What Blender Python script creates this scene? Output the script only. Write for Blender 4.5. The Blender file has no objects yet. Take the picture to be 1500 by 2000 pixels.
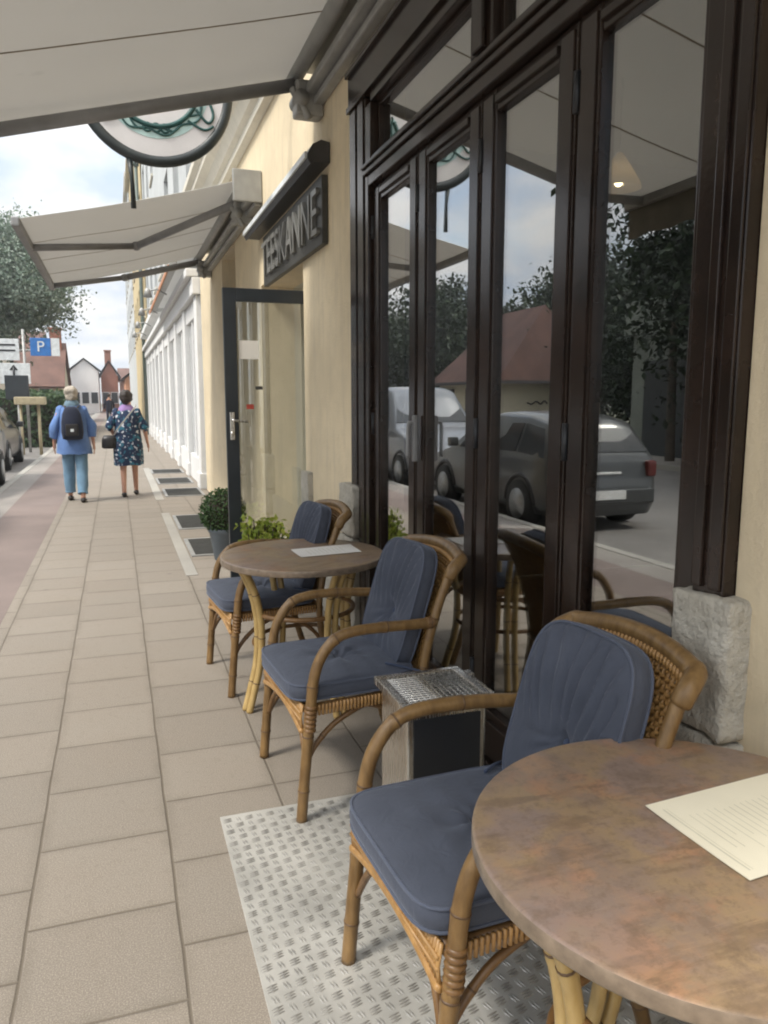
import bpy, bmesh, math, random
import numpy as np
from mathutils import Vector, Matrix, noise
R = math.radians
PI = math.pi
random.seed(7)
HAZE = .0015
CLX, CLY = -4.4, 5.2
LEG_A = 178
S = bpy.context.scene
COL = S.collection

# ------------------------------------------------------------------ helpers
class MB:
    """collects shapes and links them as one mesh object"""
    def __init__(s):
        s.v = []; s.f = []; s.sm = []; s.mt = []; s.mi = 0
    def add(s, verts, faces, smooth=False):
        o = len(s.v)
        s.v += [tuple(p) for p in verts]
        for f in faces:
            s.f.append(tuple(i + o for i in f)); s.sm.append(smooth); s.mt.append(s.mi)
    def box(s, x0, x1, y0, y1, z0, z1, b=0.0, M=None):
        if b <= 0:
            vs = [(x, y, z) for x in (x0, x1) for y in (y0, y1) for z in (z0, z1)]
            fs = [(0, 1, 3, 2), (4, 6, 7, 5), (0, 4, 5, 1), (2, 3, 7, 6), (0, 2, 6, 4), (1, 5, 7, 3)]
        else:
            bm = bmesh.new()
            bmesh.ops.create_cube(bm, size=1)
            for v in bm.verts:
                v.co = Vector(((x0 + x1) / 2 + v.co.x * (x1 - x0), (y0 + y1) / 2 + v.co.y * (y1 - y0), (z0 + z1) / 2 + v.co.z * (z1 - z0)))
            bmesh.ops.bevel(bm, geom=list(bm.edges), offset=b, segments=2, affect='EDGES', profile=.6)
            bm.verts.index_update()
            vs = [v.co[:] for v in bm.verts]; fs = [[v.index for v in f.verts] for f in bm.faces]
            bm.free()
        if M is not None: vs = [(M @ Vector(p))[:] for p in vs]
        s.add(vs, fs)
        return s
    def tube(s, path, r, n=10, cap=True, closed=False, squash=None, smooth=True):
        P = [Vector(p) for p in path]; N = len(P)
        rs = r if isinstance(r, (list, tuple)) else [r] * N
        up = None; vs = []
        for i in range(N):
            if closed: t = P[(i + 1) % N] - P[i - 1]
            else: t = P[min(i + 1, N - 1)] - P[max(i - 1, 0)]
            t.normalize()
            if up is None:
                a = Vector((0, 0, 1)) if abs(t.z) < .9 else Vector((1, 0, 0))
                up = (a - t * a.dot(t)).normalized()
            else:
                up = (up - t * up.dot(t)).normalized()
            w = t.cross(up)
            q = squash or (1, 1)
            for k in range(n):
                c = 2 * PI * k / n
                vs.append(P[i] + up * (math.cos(c) * rs[i] * q[0]) + w * (math.sin(c) * rs[i] * q[1]))
        fs = []
        for i in range(N if closed else N - 1):
            j = (i + 1) % N
            for k in range(n):
                fs.append((i * n + k, i * n + (k + 1) % n, j * n + (k + 1) % n, j * n + k))
        if cap and not closed:
            fs.append(tuple(range(n))[::-1]); fs.append(tuple((N - 1) * n + k for k in range(n)))
        s.add([v[:] for v in vs], fs, smooth)
        return s
    def loft(s, rings, cap=True, smooth=True):
        n = len(rings[0]); vs = [p for r_ in rings for p in r_]; fs = []
        for i in range(len(rings) - 1):
            for k in range(n):
                fs.append((i * n + k, i * n + (k + 1) % n, (i + 1) * n + (k + 1) % n, (i + 1) * n + k))
        if cap:
            fs.append(tuple(range(n))[::-1]); fs.append(tuple((len(rings) - 1) * n + k for k in range(n)))
        s.add(vs, fs, smooth)
        return s
    def lathe(s, prof, c=(0, 0, 0), n=32, smooth=True, cap=True):
        return s.loft([[(c[0] + r_ * math.cos(2 * PI * k / n), c[1] + r_ * math.sin(2 * PI * k / n), c[2] + z) for k in range(n)] for r_, z in prof], cap, smooth)
    def quad(s, a, b, c, d):
        s.add([a, b, c, d], [(0, 1, 2, 3)]); return s
    def sphere(s, c, r, n=12, m=8):
        rings = []
        for i in range(m + 1):
            t = -PI / 2 + PI * i / m
            rr = max(1e-4, math.cos(t))
            rings.append([(c[0] + r[0] * rr * math.cos(2 * PI * k / n), c[1] + r[1] * rr * math.sin(2 * PI * k / n), c[2] + r[2] * math.sin(t)) for k in range(n)])
        return s.loft(rings)
    def jitter(s, amp, sc):
        s.v = [tuple(Vector(p) + noise.noise_vector(Vector((p[0] * sc, p[1] * sc, p[2] * sc * .6))) * amp) for p in s.v]
        return s
    def build(s, name, m, parent=None, loc=None):
        me = bpy.data.meshes.new(name)
        me.from_pydata(s.v, [], s.f); me.update()
        me.polygons.foreach_set('use_smooth', s.sm); me.polygons.foreach_set('material_index', s.mt)
        bm = bmesh.new(); bm.from_mesh(me)
        bmesh.ops.recalc_face_normals(bm, faces=bm.faces); bm.to_mesh(me); bm.free()
        return link(name, me, m, parent, loc)

def link(name, me, m, parent=None, loc=None):
    o = bpy.data.objects.new(name, me); COL.objects.link(o)
    for q in (m if isinstance(m, (list, tuple)) else [m]):
        if q: me.materials.append(q)
    if parent: o.parent = parent
    if loc: o.location = loc
    return o
def tag(o, label=None, cat=None, group=None, kind=None):
    if label: o['label'] = label
    if cat: o['category'] = cat
    if group: o['group'] = group
    if kind: o['kind'] = kind
    return o
def thing(name, label, cat, loc=(0, 0, 0), rz=0, group=None):
    o = bpy.data.objects.new(name, None); COL.objects.link(o)
    o.location = loc; o.rotation_euler = (0, 0, rz); o.empty_display_size = .2
    return tag(o, label, cat, group)
def copy_tree(o, parent=None):
    c = o.copy(); COL.objects.link(c); c.parent = parent
    for ch in list(o.children): copy_tree(ch, c)
    return c
def spline(pts, k=8):
    P = [Vector(p) for p in pts]; out = []
    for i in range(len(P) - 1):
        a = P[max(i - 1, 0)]; b = P[i]; c = P[i + 1]; d = P[min(i + 2, len(P) - 1)]
        for j in range(k):
            t = j / k
            out.append(.5 * ((2 * b) + (c - a) * t + (2 * a - 5 * b + 4 * c - d) * t * t + (3 * b - a - 3 * c + d) * t ** 3))
    out.append(P[-1]); return out
def text_mesh(txt, size, depth, M, xs=1.0):
    cu = bpy.data.curves.new('lettering', 'FONT'); cu.body = txt; cu.size = size; cu.extrude = depth; cu.align_x = 'CENTER'; cu.align_y = 'CENTER'
    ob = bpy.data.objects.new('lettering', cu); COL.objects.link(ob)
    dg = bpy.context.evaluated_depsgraph_get()
    me = bpy.data.meshes.new_from_object(ob.evaluated_get(dg))
    bpy.data.objects.remove(ob); bpy.data.curves.remove(cu)
    me.transform(M @ Matrix.Diagonal((xs, 1, 1, 1)))
    return me

# ------------------------------------------------------------------ materials
def srgb(r, g, b):
    f = lambda c: (c / 255 / 12.92) if c / 255 <= .04045 else ((c / 255 + .055) / 1.055) ** 2.4
    return (f(r), f(g), f(b), 1)
class NT:
    def __init__(s, name):
        s.m = bpy.data.materials.new(name); s.m.use_nodes = True
        s.t = s.m.node_tree; s.t.nodes.clear()
        s.out = s.n('ShaderNodeOutputMaterial')
    def n(s, typ, **kw):
        x = s.t.nodes.new(typ)
        for k, v in kw.items():
            if hasattr(x, k): setattr(x, k, v)
            else: x.inputs[k.replace('_', ' ')].default_value = v
        return x
    def l(s, a, b): s.t.links.new(a, b)
    def math(s, op, a, b=None, c=None):
        x = s.n('ShaderNodeMath', operation=op)
        for i, q in enumerate((a, b, c)):
            if q is None: continue
            if isinstance(q, (int, float)): x.inputs[i].default_value = q
            else: s.l(q, x.inputs[i])
        return x.outputs[0]
    def mix(s, f, a, b):
        x = s.n('ShaderNodeMix', data_type='RGBA')
        for sock, q in ((x.inputs['Factor'], f), (x.inputs[6], a), (x.inputs[7], b)):
            if isinstance(q, (int, float)): sock.default_value = q
            elif isinstance(q, tuple): sock.default_value = q
            else: s.l(q, sock)
        return x.outputs[2]
    def noise(s, scale, detail=4, vec=None, rough=.55):
        x = s.n('ShaderNodeTexNoise'); x.inputs['Scale'].default_value = scale; x.inputs['Detail'].default_value = detail; x.inputs['Roughness'].default_value = rough
        if vec is not None: s.l(vec, x.inputs['Vector'])
        return x.outputs['Fac']
    def ramp(s, f, stops):
        x = s.n('ShaderNodeValToRGB'); e = x.color_ramp.elements
        while len(e) < len(stops): e.new(.5)
        for q, (p, c) in zip(e, stops): q.position = p; q.color = c if isinstance(c, tuple) else (c, c, c, 1)
        s.l(f, x.inputs[0]); return x.outputs[0]
    def pos(s): return s.n('ShaderNodeNewGeometry').outputs['Position']
    def obj(s): return s.n('ShaderNodeTexCoord').outputs['Object']
    def bsdf(s, col, rough=.6, metal=0, bump=None, bs=.2, bd=.01, spec=None, coat=0):
        b = s.n('ShaderNodeBsdfPrincipled')
        for sock, q in ((b.inputs['Base Color'], col), (b.inputs['Roughness'], rough)):
            if isinstance(q, (int, float, tuple)): sock.default_value = q
            else: s.l(q, sock)
        b.inputs['Metallic'].default_value = metal
        if spec is not None: b.inputs['Specular IOR Level'].default_value = spec
        if coat: b.inputs['Coat Weight'].default_value = coat; b.inputs['Coat Roughness'].default_value = .08
        if bump is not None:
            bp = s.n('ShaderNodeBump'); bp.inputs['Strength'].default_value = bs; bp.inputs['Distance'].default_value = bd
            s.l(bump, bp.inputs['Height']); s.l(bp.outputs[0], b.inputs['Normal'])
        s.l(b.outputs[0], s.out.inputs[0]); return b
def lin(c, k): return (min(1, c[0] * k), min(1, c[1] * k), min(1, c[2] * k), 1)
def plain(name, c, rough=.6, metal=0, var=.18, scale=8, bs=.1, bd=.004, coat=0, spec=None):
    t = NT(name); o = t.obj()
    f = t.noise(scale, 5, o); g = t.noise(scale * 9, 3, o)
    col = t.mix(t.ramp(f, [(.3, 0.), (.7, 1.)]), lin(c, 1 - var), lin(c, 1 + var))
    t.bsdf(col, rough, metal, g, bs, bd, spec, coat); return t.m

def m_stucco(name, c, scale=60, amp=.5, dirt=.12):
    t = NT(name); p = t.pos()
    big = t.noise(.9, 5, p); mid = t.noise(9, 4, p); fine = t.noise(scale, 4, p, .7)
    col = t.mix(t.ramp(big, [(.3, 0.), (.72, 1.)]), lin(c, 1 - dirt), lin(c, 1 + dirt * .5))
    col = t.mix(t.math('MULTIPLY', t.ramp(mid, [(.45, 0.), (.8, 1.)]), .35), col, lin(c, .72))
    mp = t.n('ShaderNodeMapping'); mp.inputs['Scale'].default_value = (7, 7, .45); t.l(p, mp.inputs[0])
    st_ = t.ramp(t.noise(2.2, 5, mp.outputs[0], .6), [(.52, 0.), (.75, 1.)])
    col = t.mix(t.math('MULTIPLY', st_, dirt * 2.2), col, lin((c[0] * .9, c[1] * .9, c[2]), .68))
    h = t.math('ADD', t.math('MULTIPLY', mid, .6), t.math('MULTIPLY', fine, .7))
    t.bsdf(col, .9, 0, h, amp, .012); return t.m

def m_slabs():
    t = NT('concrete_slabs'); p = t.pos()
    sp = t.n('ShaderNodeSeparateXYZ'); t.l(p, sp.inputs[0])
    W, L = .415, .405
    u = t.math('DIVIDE', t.math('ADD', sp.outputs[0], .725 + W * 20), W)
    ci = t.math('FLOOR', u)
    v = t.math('ADD', t.math('DIVIDE', t.math('ADD', sp.outputs[1], 40 * L - 2.005), L), t.math('MULTIPLY', t.math('MODULO', ci, 2), .5))
    v = t.math('ADD', v, t.math('MULTIPLY', t.math('FLOOR', t.math('DIVIDE', ci, 22.5)), .5))
    # slight waviness of the joints
    wob = t.math('MULTIPLY', t.math('SUBTRACT', t.noise(2.2, 2, p), .5), .03)
    fu = t.math('ABSOLUTE', t.math('SUBTRACT', t.math('FRACT', t.math('ADD', u, wob)), .5))
    fv = t.math('ABSOLUTE', t.math('SUBTRACT', t.math('FRACT', t.math('ADD', v, wob)), .5))
    mx = t.math('MAXIMUM', fu, fv)
    joint = t.ramp(mx, [(.4865, 0.), (.4935, 1.)])
    cmb = t.n('ShaderNodeCombineXYZ'); t.l(ci, cmb.inputs[0]); t.l(t.math('FLOOR', v), cmb.inputs[1])
    wn = t.n('ShaderNodeTexWhiteNoise', noise_dimensions='2D'); t.l(cmb.outputs[0], wn.inputs['Vector'])
    base = t.mix(wn.outputs['Value'], (.178, .155, .128, 1), (.218, .19, .157, 1))
    stain = t.ramp(t.noise(1.3, 6, p, .65), [(.32, 1.), (.62, 0.)])
    base = t.mix(t.math('MULTIPLY', stain, .5), base, (.20, .165, .13, 1))
    spots = t.ramp(t.noise(26, 4, p, .7), [(.30, 1.), (.46, 0.)])
    base = t.mix(t.math('MULTIPLY', spots, .5), base, (.16, .135, .105, 1))
    grit = t.noise(260, 2, p)
    base = t.mix(t.math('MULTIPLY', t.ramp(grit, [(.45, 0.), (.7, 1.)]), .4), base, (.55, .49, .42, 1))
    gv = t.n('ShaderNodeTexVoronoi'); gv.inputs['Scale'].default_value = 2.3; t.l(p, gv.inputs[0])
    base = t.mix(t.math('MULTIPLY', t.ramp(gv.outputs['Distance'], [(.035, 1.), (.06, 0.)]), .5), base, (.12, .10, .085, 1))
    base = t.mix(t.math('MULTIPLY', t.ramp(mx, [(.40, 0.), (.49, 1.)]), t.math('MULTIPLY', t.ramp(t.noise(5, 4, p), [(.35, 0.), (.7, 1.)]), .45)), base, (.13, .11, .085, 1))
    col = t.mix(t.math('MULTIPLY', joint, t.math('ADD', .55, t.math('MULTIPLY', t.noise(3, 3, p), .5))), base, (.115, .094, .07, 1))
    h = t.math('SUBTRACT', t.math('MULTIPLY', grit, .25), joint)
    t.bsdf(col, .85, 0, h, .5, .006); return t.m

def m_ground(name, c, scale=40, rough=.9, patch=.25):
    t = NT(name); p = t.pos()
    a = t.noise(.6, 6, p, .6); g = t.noise(scale * 5, 2, p)
    col = t.mix(t.ramp(a, [(.3, 0.), (.7, 1.)]), lin(c, 1 - patch), lin(c, 1 + patch))
    col = t.mix(t.math('MULTIPLY', t.ramp(g, [(.45, 0.), (.8, 1.)]), .3), col, lin(c, 1.8))
    t.bsdf(col, rough, 0, g, .4, .005); return t.m

def m_leaf(name, c1, c2, trans=.25):
    t = NT(name); g = t.n('ShaderNodeNewGeometry')
    col = t.mix(g.outputs['Random Per Island'], c1, c2)
    b = t.n('ShaderNodeBsdfPrincipled'); t.l(col, b.inputs['Base Color']); b.inputs['Roughness'].default_value = .5
    b.inputs['Specular IOR Level'].default_value = .3
    tr = t.n('ShaderNodeBsdfTranslucent'); t.l(col, tr.inputs[0])
    mx = t.n('ShaderNodeMixShader'); mx.inputs[0].default_value = trans
    t.l(b.outputs[0], mx.inputs[1]); t.l(tr.outputs[0], mx.inputs[2]); t.l(mx.outputs[0], t.out.inputs[0])
    return t.m

def m_glass(name, tint=(.82, .84, .82, 1), wob=.0):
    # thin double-glazed pane: Fresnel reflection over a clear see-through body
    t = NT(name)
    fr = t.n('ShaderNodeFresnel'); fr.inputs['IOR'].default_value = 1.52
    g_ = t.n('ShaderNodeNewGeometry')
    t.l(t.math('ADD', 1.52, t.math('MULTIPLY', g_.outputs['Backfacing'], 1 / 1.52 - 1.52)), fr.inputs['IOR'])
    F = fr.outputs[0]
    f2 = t.math('DIVIDE', t.math('MULTIPLY', F, 7.0), t.math('ADD', 1.0, t.math('MULTIPLY', F, 6.0)))
    gl = t.n('ShaderNodeBsdfGlossy'); gl.inputs['Roughness'].default_value = .0
    if wob:
        bp = t.n('ShaderNodeBump'); bp.inputs['Strength'].default_value = wob; bp.inputs['Distance'].default_value = .004
        t.l(t.noise(1.6, 1, t.pos()), bp.inputs['Height']); t.l(bp.outputs[0], gl.inputs['Normal'])
    tr = t.n('ShaderNodeBsdfTransparent'); tr.inputs[0].default_value = tint
    mx = t.n('ShaderNodeMixShader'); t.l(f2, mx.inputs[0]); t.l(tr.outputs[0], mx.inputs[1]); t.l(gl.outputs[0], mx.inputs[2])
    t.l(mx.outputs[0], t.out.inputs[0]); return t.m

def m_copper():
    t = NT('rust_copper_laminate'); p = t.obj()
    a = t.noise(2.8, 8, p, .62); b = t.noise(5.0, 8, p, .66); c = t.noise(2.1, 5, p, .55); d = t.noise(60, 4, p, .7)
    # streaky direction
    mp = t.n('ShaderNodeMapping'); mp.inputs['Scale'].default_value = (2.2, 9, 2); mp.inputs['Rotation'].default_value = (0, 0, .6); t.l(p, mp.inputs[0])
    s = t.noise(2.4, 6, mp.outputs[0], .6)
    col = t.ramp(a, [(.34, srgb(117, 103, 100)), (.45, srgb(141, 124, 120)), (.52, srgb(156, 134, 105)), (.60, srgb(134, 117, 108)), (.70, srgb(175, 134, 98))])
    col = t.mix(t.ramp(b, [(.53, 0.), (.62, .65)]), col, srgb(177, 127, 98))
    col = t.mix(t.math('MULTIPLY', t.ramp(s, [(.53, 0.), (.62, 1.)]), .55), col, srgb(88, 72, 62))
    col = t.mix(t.math('MULTIPLY', t.ramp(c, [(.5, 0.), (.60, 1.)]), .65), col, srgb(134, 122, 124))
    e2 = t.noise(16, 8, p, .72)
    col = t.mix(t.math('MULTIPLY', t.ramp(e2, [(.50, 0.), (.62, 1.)]), .3), col, srgb(164, 134, 108))
    col = t.mix(t.math('MULTIPLY', t.ramp(e2, [(.36, 1.), (.46, 0.)]), .45), col, srgb(86, 72, 67))
    col = t.mix(t.math('MULTIPLY', t.ramp(d, [(.5, 0.), (.68, 1.)]), .45), col, srgb(84, 69, 60))
    mp2 = t.n('ShaderNodeMapping'); mp2.inputs['Scale'].default_value = (3, 160, 3); mp2.inputs['Rotation'].default_value = (0, 0, .9); t.l(p, mp2.inputs[0])
    col = t.mix(t.math('MULTIPLY', t.ramp(t.noise(3, 3, mp2.outputs[0]), [(.66, 0.), (.74, 1.)]), .3), col, srgb(211, 180, 150))
    col = t.mix(.34, col, srgb(140, 118, 92))
    rg = t.ramp(b, [(.3, .27), (.7, .42)])
    t.bsdf(col, rg, 0, d, .05, .002, .5); return t.m

def m_bamboo(name, c1, c2):
    t = NT(name); p = t.obj()
    mp = t.n('ShaderNodeMapping'); mp.inputs['Scale'].default_value = (9, 9, 2.5); t.l(p, mp.inputs[0])
    a = t.noise(5, 5, mp.outputs[0]); b = t.noise(2.4, 3, p)
    col = t.mix(t.ramp(a, [(.3, 0.), (.72, 1.)]), c1, c2)
    col = t.mix(t.math('MULTIPLY', t.ramp(b, [(.45, 0.), (.75, 1.)]), .5), col, lin(c1, .55))
    t.bsdf(col, .36, 0, a, .12, .003, .45); return t.m

def m_fabric(name, c):
    t = NT(name); p = t.obj()
    a = t.noise(6, 4, p); w = t.noise(420, 2, p)
    col = t.mix(t.ramp(a, [(.3, 0.), (.7, 1.)]), lin(c, .88), lin(c, 1.14))
    wr = t.n('ShaderNodeTexNoise'); wr.inputs['Scale'].default_value = 19; wr.inputs['Detail'].default_value = 4; wr.inputs['Distortion'].default_value = 1.6; t.l(p, wr.inputs['Vector'])
    b = t.bsdf(col, .85, 0, t.math('ADD', t.math('MULTIPLY', w, .12), wr.outputs['Fac']), .45, .007, .25)
    b.inputs['Sheen Weight'].default_value = .25; b.inputs['Sheen Roughness'].default_value = .4; b.inputs['Sheen Tint'].default_value = (.7, .78, .95, 1)
    return t.m

def m_floral():
    t = NT('floral_cotton'); p = t.obj()
    a = t.noise(13, 3, p); b = t.noise(19, 3, p)
    col = t.mix(t.ramp(a, [(.54, 0.), (.57, 1.)]), srgb(26, 44, 74), srgb(44, 104, 126))
    col = t.mix(t.ramp(b, [(.60, 0.), (.63, 1.)]), col, srgb(206, 208, 216))
    t.bsdf(col, .85); return t.m

def m_tiles(name, c):
    t = NT(name); p = t.pos()
    w = t.n('ShaderNodeTexWave', wave_type='BANDS', bands_direction='Z'); w.inputs['Scale'].default_value = 4.5; w.inputs['Distortion'].default_value = .6; t.l(p, w.inputs[0])
    a = t.noise(1.2, 5, p)
    col = t.mix(t.ramp(a, [(.3, 0.), (.7, 1.)]), lin(c, .75), lin(c, 1.25))
    t.bsdf(col, .85, 0, w.outputs['Fac'], .3, .02); return t.m

def m_stone():
    t = NT('painted_plinth_stone'); p = t.pos()
    a = t.noise(7, 6, p, .6); v = t.n('ShaderNodeTexVoronoi', feature='DISTANCE_TO_EDGE'); v.inputs['Scale'].default_value = 9; t.l(p, v.inputs[0])
    crack = t.ramp(v.outputs[0], [(.0, 1.), (.03, 0.)])
    col = t.mix(t.ramp(a, [(.3, 0.), (.7, 1.)]), (.40, .37, .31, 1), (.56, .53, .46, 1))
    col = t.mix(t.math('MULTIPLY', crack, .06), col, (.30, .28, .24, 1))
    b2 = t.noise(28, 5, p, .7)
    col = t.mix(t.math('MULTIPLY', t.ramp(b2, [(.48, 0.), (.62, 1.)]), .5), col, (.27, .25, .21, 1))
    t.bsdf(col, .85, 0, t.math('ADD', a, b2), .8, .02); return t.m

def m_canvas(name, c, c2):
    t = NT(name); p = t.pos()
    a = t.noise(.8, 5, p); f = t.noise(300, 2, p); sp = t.noise(5, 3, p)
    col = t.mix(t.ramp(a, [(.3, 0.), (.7, 1.)]), c, c2)
    col = t.mix(t.math('MULTIPLY', t.ramp(sp, [(.68, 0.), (.74, 1.)]), .25), col, lin(c, .55))
    b = t.n('ShaderNodeBsdfPrincipled'); t.l(col, b.inputs['Base Color']); b.inputs['Roughness'].default_value = .9
    tr = t.n('ShaderNodeBsdfTranslucent'); tr.inputs[0].default_value = (.56, .55, .53, 1)
    mx = t.n('ShaderNodeMixShader'); mx.inputs[0].default_value = .48
    t.l(b.outputs[0], mx.inputs[1]); t.l(tr.outputs[0], mx.inputs[2]); t.l(mx.outputs[0], t.out.inputs[0]); return t.m

def m_sand():
    t = NT('ash_sand'); p = t.obj()
    v = t.n('ShaderNodeTexVoronoi'); v.inputs['Scale'].default_value = 90; t.l(p, v.inputs[0])
    n = t.noise(30, 4, p)
    col = t.ramp(n, [(.35, (.16, .16, .16, 1)), (.5, (.32, .32, .32, 1)), (.62, (.6, .6, .6, 1))])
    t.bsdf(col, .5, .5, v.outputs[0], .5, .006); return t.m

def m_brushed(name='brushed_steel'):
    t = NT(name); p = t.obj()
    mp = t.n('ShaderNodeMapping'); mp.inputs['Scale'].default_value = (40, 40, 1.2); t.l(p, mp.inputs[0])
    a = t.noise(6, 4, mp.outputs[0])
    t.bsdf(t.mix(a, (.55, .53, .50, 1), (.78, .76, .72, 1)), t.ramp(a, [(.3, .18), (.7, .32)]), 1, a, .05, .002); return t.m

M = {}
M['cream'] = m_stucco('cream_render', (.745, .63, .44, 1), 60, .5, .2)
M['cream_smooth'] = m_stucco('cream_reveal', (.62, .585, .48, 1), 30, .2)
M['trim'] = m_stucco('pale_cornice', (.66, .62, .53, 1), 30, .15)
M['white_wall'] = m_stucco('white_shopfront_paint', (.74, .74, .73, 1), 30, .12, .06)
M['grey_wall'] = m_stucco('pale_grey_render', (.52, .54, .54, 1), 40, .2)
M['yellow_wall'] = m_stucco('yellow_render', (.58, .47, .27, 1), 40, .2)
M['orange_wall'] = m_stucco('orange_render', (.55, .27, .15, 1), 40, .2)
M['green_wall'] = m_stucco('grey_green_render', (.20, .22, .19, 1), 40, .2)
M['beige_wall'] = m_stucco('beige_render', (.55, .50, .38, 1), 40, .2)
M['stone'] = m_stone()
M['slabs'] = m_slabs()
M['red_path'] = m_ground('red_cycle_paving', (.178, .140, .126, 1))
M['asphalt'] = m_ground('asphalt', (.16, .15, .14, 1))
M['strip'] = m_ground('grey_paving', (.235, .215, .195, 1))
M['kerb'] = m_ground('kerb_stone', (.31, .295, .265, 1))
M['earth'] = m_ground('verge', (.10, .10, .06, 1))
M['frame'] = plain('dark_brown_gloss_paint', (.022, .0135, .0098, 1), .2, 0, .4, 6, .1, .003, spec=.45)
M['door_grey'] = plain('anthracite_aluminium', (.022, .028, .034, 1), .35, 0, .15)
M['alu'] = plain('grey_aluminium', (.34, .34, .325, 1), .45, .3, .12)
M['alu_dark'] = plain('dark_grey_aluminium', (.25, .25, .25, 1), .45, .2, .12)
M['hood'] = plain('dark_hood_metal', (.05, .05, .052, 1), .4, .2)
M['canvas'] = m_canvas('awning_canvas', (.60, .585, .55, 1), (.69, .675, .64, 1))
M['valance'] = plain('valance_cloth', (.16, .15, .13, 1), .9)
M['seam'] = plain('canvas_seam', (.30, .26, .20, 1), .9)
M['glass'] = m_glass('window_glass', (.86, .88, .86, 1), .03)
M['door_glass'] = m_glass('door_glass', (.88, .90, .89, 1))
M['copper'] = m_copper()
M['rim'] = plain('table_rim', (.27, .21, .155, 1), .34, .3, .3, 30)
M['bamboo'] = m_bamboo('bamboo_varnished', (.135, .075, .027, 1), (.265, .16, .062, 1))
M['bamboo_dk'] = m_bamboo('rattan_binding', (.13, .066, .024, 1), (.22, .12, .045, 1))
M['node'] = plain('bamboo_node', (.10, .055, .025, 1), .5)
M['bamboo_lt'] = m_bamboo('bamboo_pale', (.36, .24, .085, 1), (.48, .34, .14, 1))
M['wicker'] = m_bamboo('wicker', (.30, .16, .052, 1), (.44, .25, .09, 1))
M['cushion'] = m_fabric('blue_grey_cushion', (.067, .076, .102, 1))
M['piping'] = m_fabric('cushion_piping', (.085, .098, .135, 1))
M['button'] = m_fabric('cushion_button', (.05, .065, .11, 1))
M['paper'] = plain('menu_paper', (.78, .74, .60, 1), .7, 0, .04)
M['paper_white'] = plain('white_paper', (.82, .80, .76, 1), .7, 0, .03)
M['ink'] = plain('faded_ink', (.60, .58, .47, 1), .8)
M['steel'] = m_brushed()
M['black'] = plain('black_plastic', (.018, .02, .024, 1), .4)
M['sand'] = m_sand()
M['plate'] = plain('checker_plate_base', (.44, .43, .40, 1), .45, .3, .24, 4, .2, .004)
M['tread'] = plain('checker_plate_tread', (.31, .30, .28, 1), .38, .4, .3, 7)
M['topiary'] = m_leaf('box_leaves', (.022, .05, .018, 1), (.06, .11, .035, 1))
M['shrub'] = m_leaf('yellow_green_leaves', (.17, .25, .03, 1), (.42, .46, .08, 1))
M['tree_a'] = m_leaf('haze_paled_leaves', (.13, .19, .14, 1), (.31, .36, .30, 1))  # flare haze put into the leaf colour, paler and greyer
M['tree_b'] = m_leaf('dark_green_leaves', (.004, .012, .004, 1), (.018, .036, .011, 1), .08)
M['tree_c'] = m_leaf('mid_green_leaves', (.007, .018, .006, 1), (.028, .048, .015, 1), .08)
M['hedge'] = m_leaf('hedge_leaves', (.03, .06, .03, 1), (.09, .14, .06, 1))
M['bark'] = plain('bark', (.075, .058, .043, 1), .9, 0, .4, 6, .6, .03)
M['pot'] = plain('grey_pot', (.10, .12, .14, 1), .6)
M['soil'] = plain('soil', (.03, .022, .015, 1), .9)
M['roof_red'] = m_tiles('red_roof_tiles', (.095, .047, .036, 1))
M['roof_brown'] = m_tiles('brown_roof_tiles', (.13, .07, .055, 1))
M['roof_dark'] = m_tiles('dark_roof_tiles', (.06, .055, .055, 1))
M['dark_glass'] = plain('dark_window_glass', (.02, .024, .028, 1), .06, 0, .1)
M['pale_glass'] = plain('shop_window_glass', (.50, .52, .54, 1), .08, 0, .1)
M['brick'] = m_stucco('red_brick', (.28, .12, .08, 1), 40, .3)
M['sign_board'] = plain('sign_board', (.05, .05, .046, 1), .5)
M['letter'] = plain('sign_letters', (.21, .21, .20, 1), .4, .3)
M['disc'] = plain('sign_disc', (.66, .64, .64, 1), .5, 0, .04)
M['disc_rim'] = plain('sign_rim', (.028, .036, .038, 1), .4)
M['emblem'] = plain('emblem_green', (.02, .085, .08, 1), .5)
M['emblem_lt'] = plain('emblem_mint', (.45, .62, .60, 1), .5)
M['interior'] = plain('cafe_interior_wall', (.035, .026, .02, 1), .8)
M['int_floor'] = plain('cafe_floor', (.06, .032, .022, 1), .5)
M['skin'] = plain('skin', (.50, .27, .19, 1), .55, 0, .06)
M['hair_grey'] = plain('grey_blonde_hair', (.46, .41, .34, 1), .7, 0, .3, 40, .5, .01)
M['hair_dark'] = plain('dark_hair', (.025, .016, .012, 1), .5, 0, .3, 40, .5, .01)
M['shirt'] = m_fabric('blue_shirt', (.12, .21, .44, 1))
M['scarf'] = m_fabric('teal_grey_scarf', (.16, .24, .30, 1))
M['jeans'] = m_fabric('light_denim', (.15, .26, .37, 1))
M['shoe'] = plain('black_shoe', (.02, .016, .014, 1), .6)
M['sole'] = plain('pale_sole', (.5, .44, .36, 1), .7)
M['bag'] = m_fabric('navy_backpack', (.018, .022, .04, 1))
M['leather'] = plain('black_leather', (.015, .013, .013, 1), .45)
M['floral'] = m_floral()
M['lilac'] = m_fabric('lilac_scarf', (.30, .20, .42, 1))
M['strap_white'] = m_fabric('white_strap', (.62, .60, .58, 1))
M['car_silver'] = plain('silver_car_paint', (.068, .072, .073, 1), .3, .3, .05, coat=.5)
M['car_white'] = plain('pale_car_paint', (.13, .142, .16, 1), .3, .2, .05, coat=.5)
M['car_black'] = plain('black_car_paint', (.013, .014, .016, 1), .3, 0, .05, coat=.25)
M['tyre'] = plain('tyre', (.012, .012, .012, 1), .8)
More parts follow.
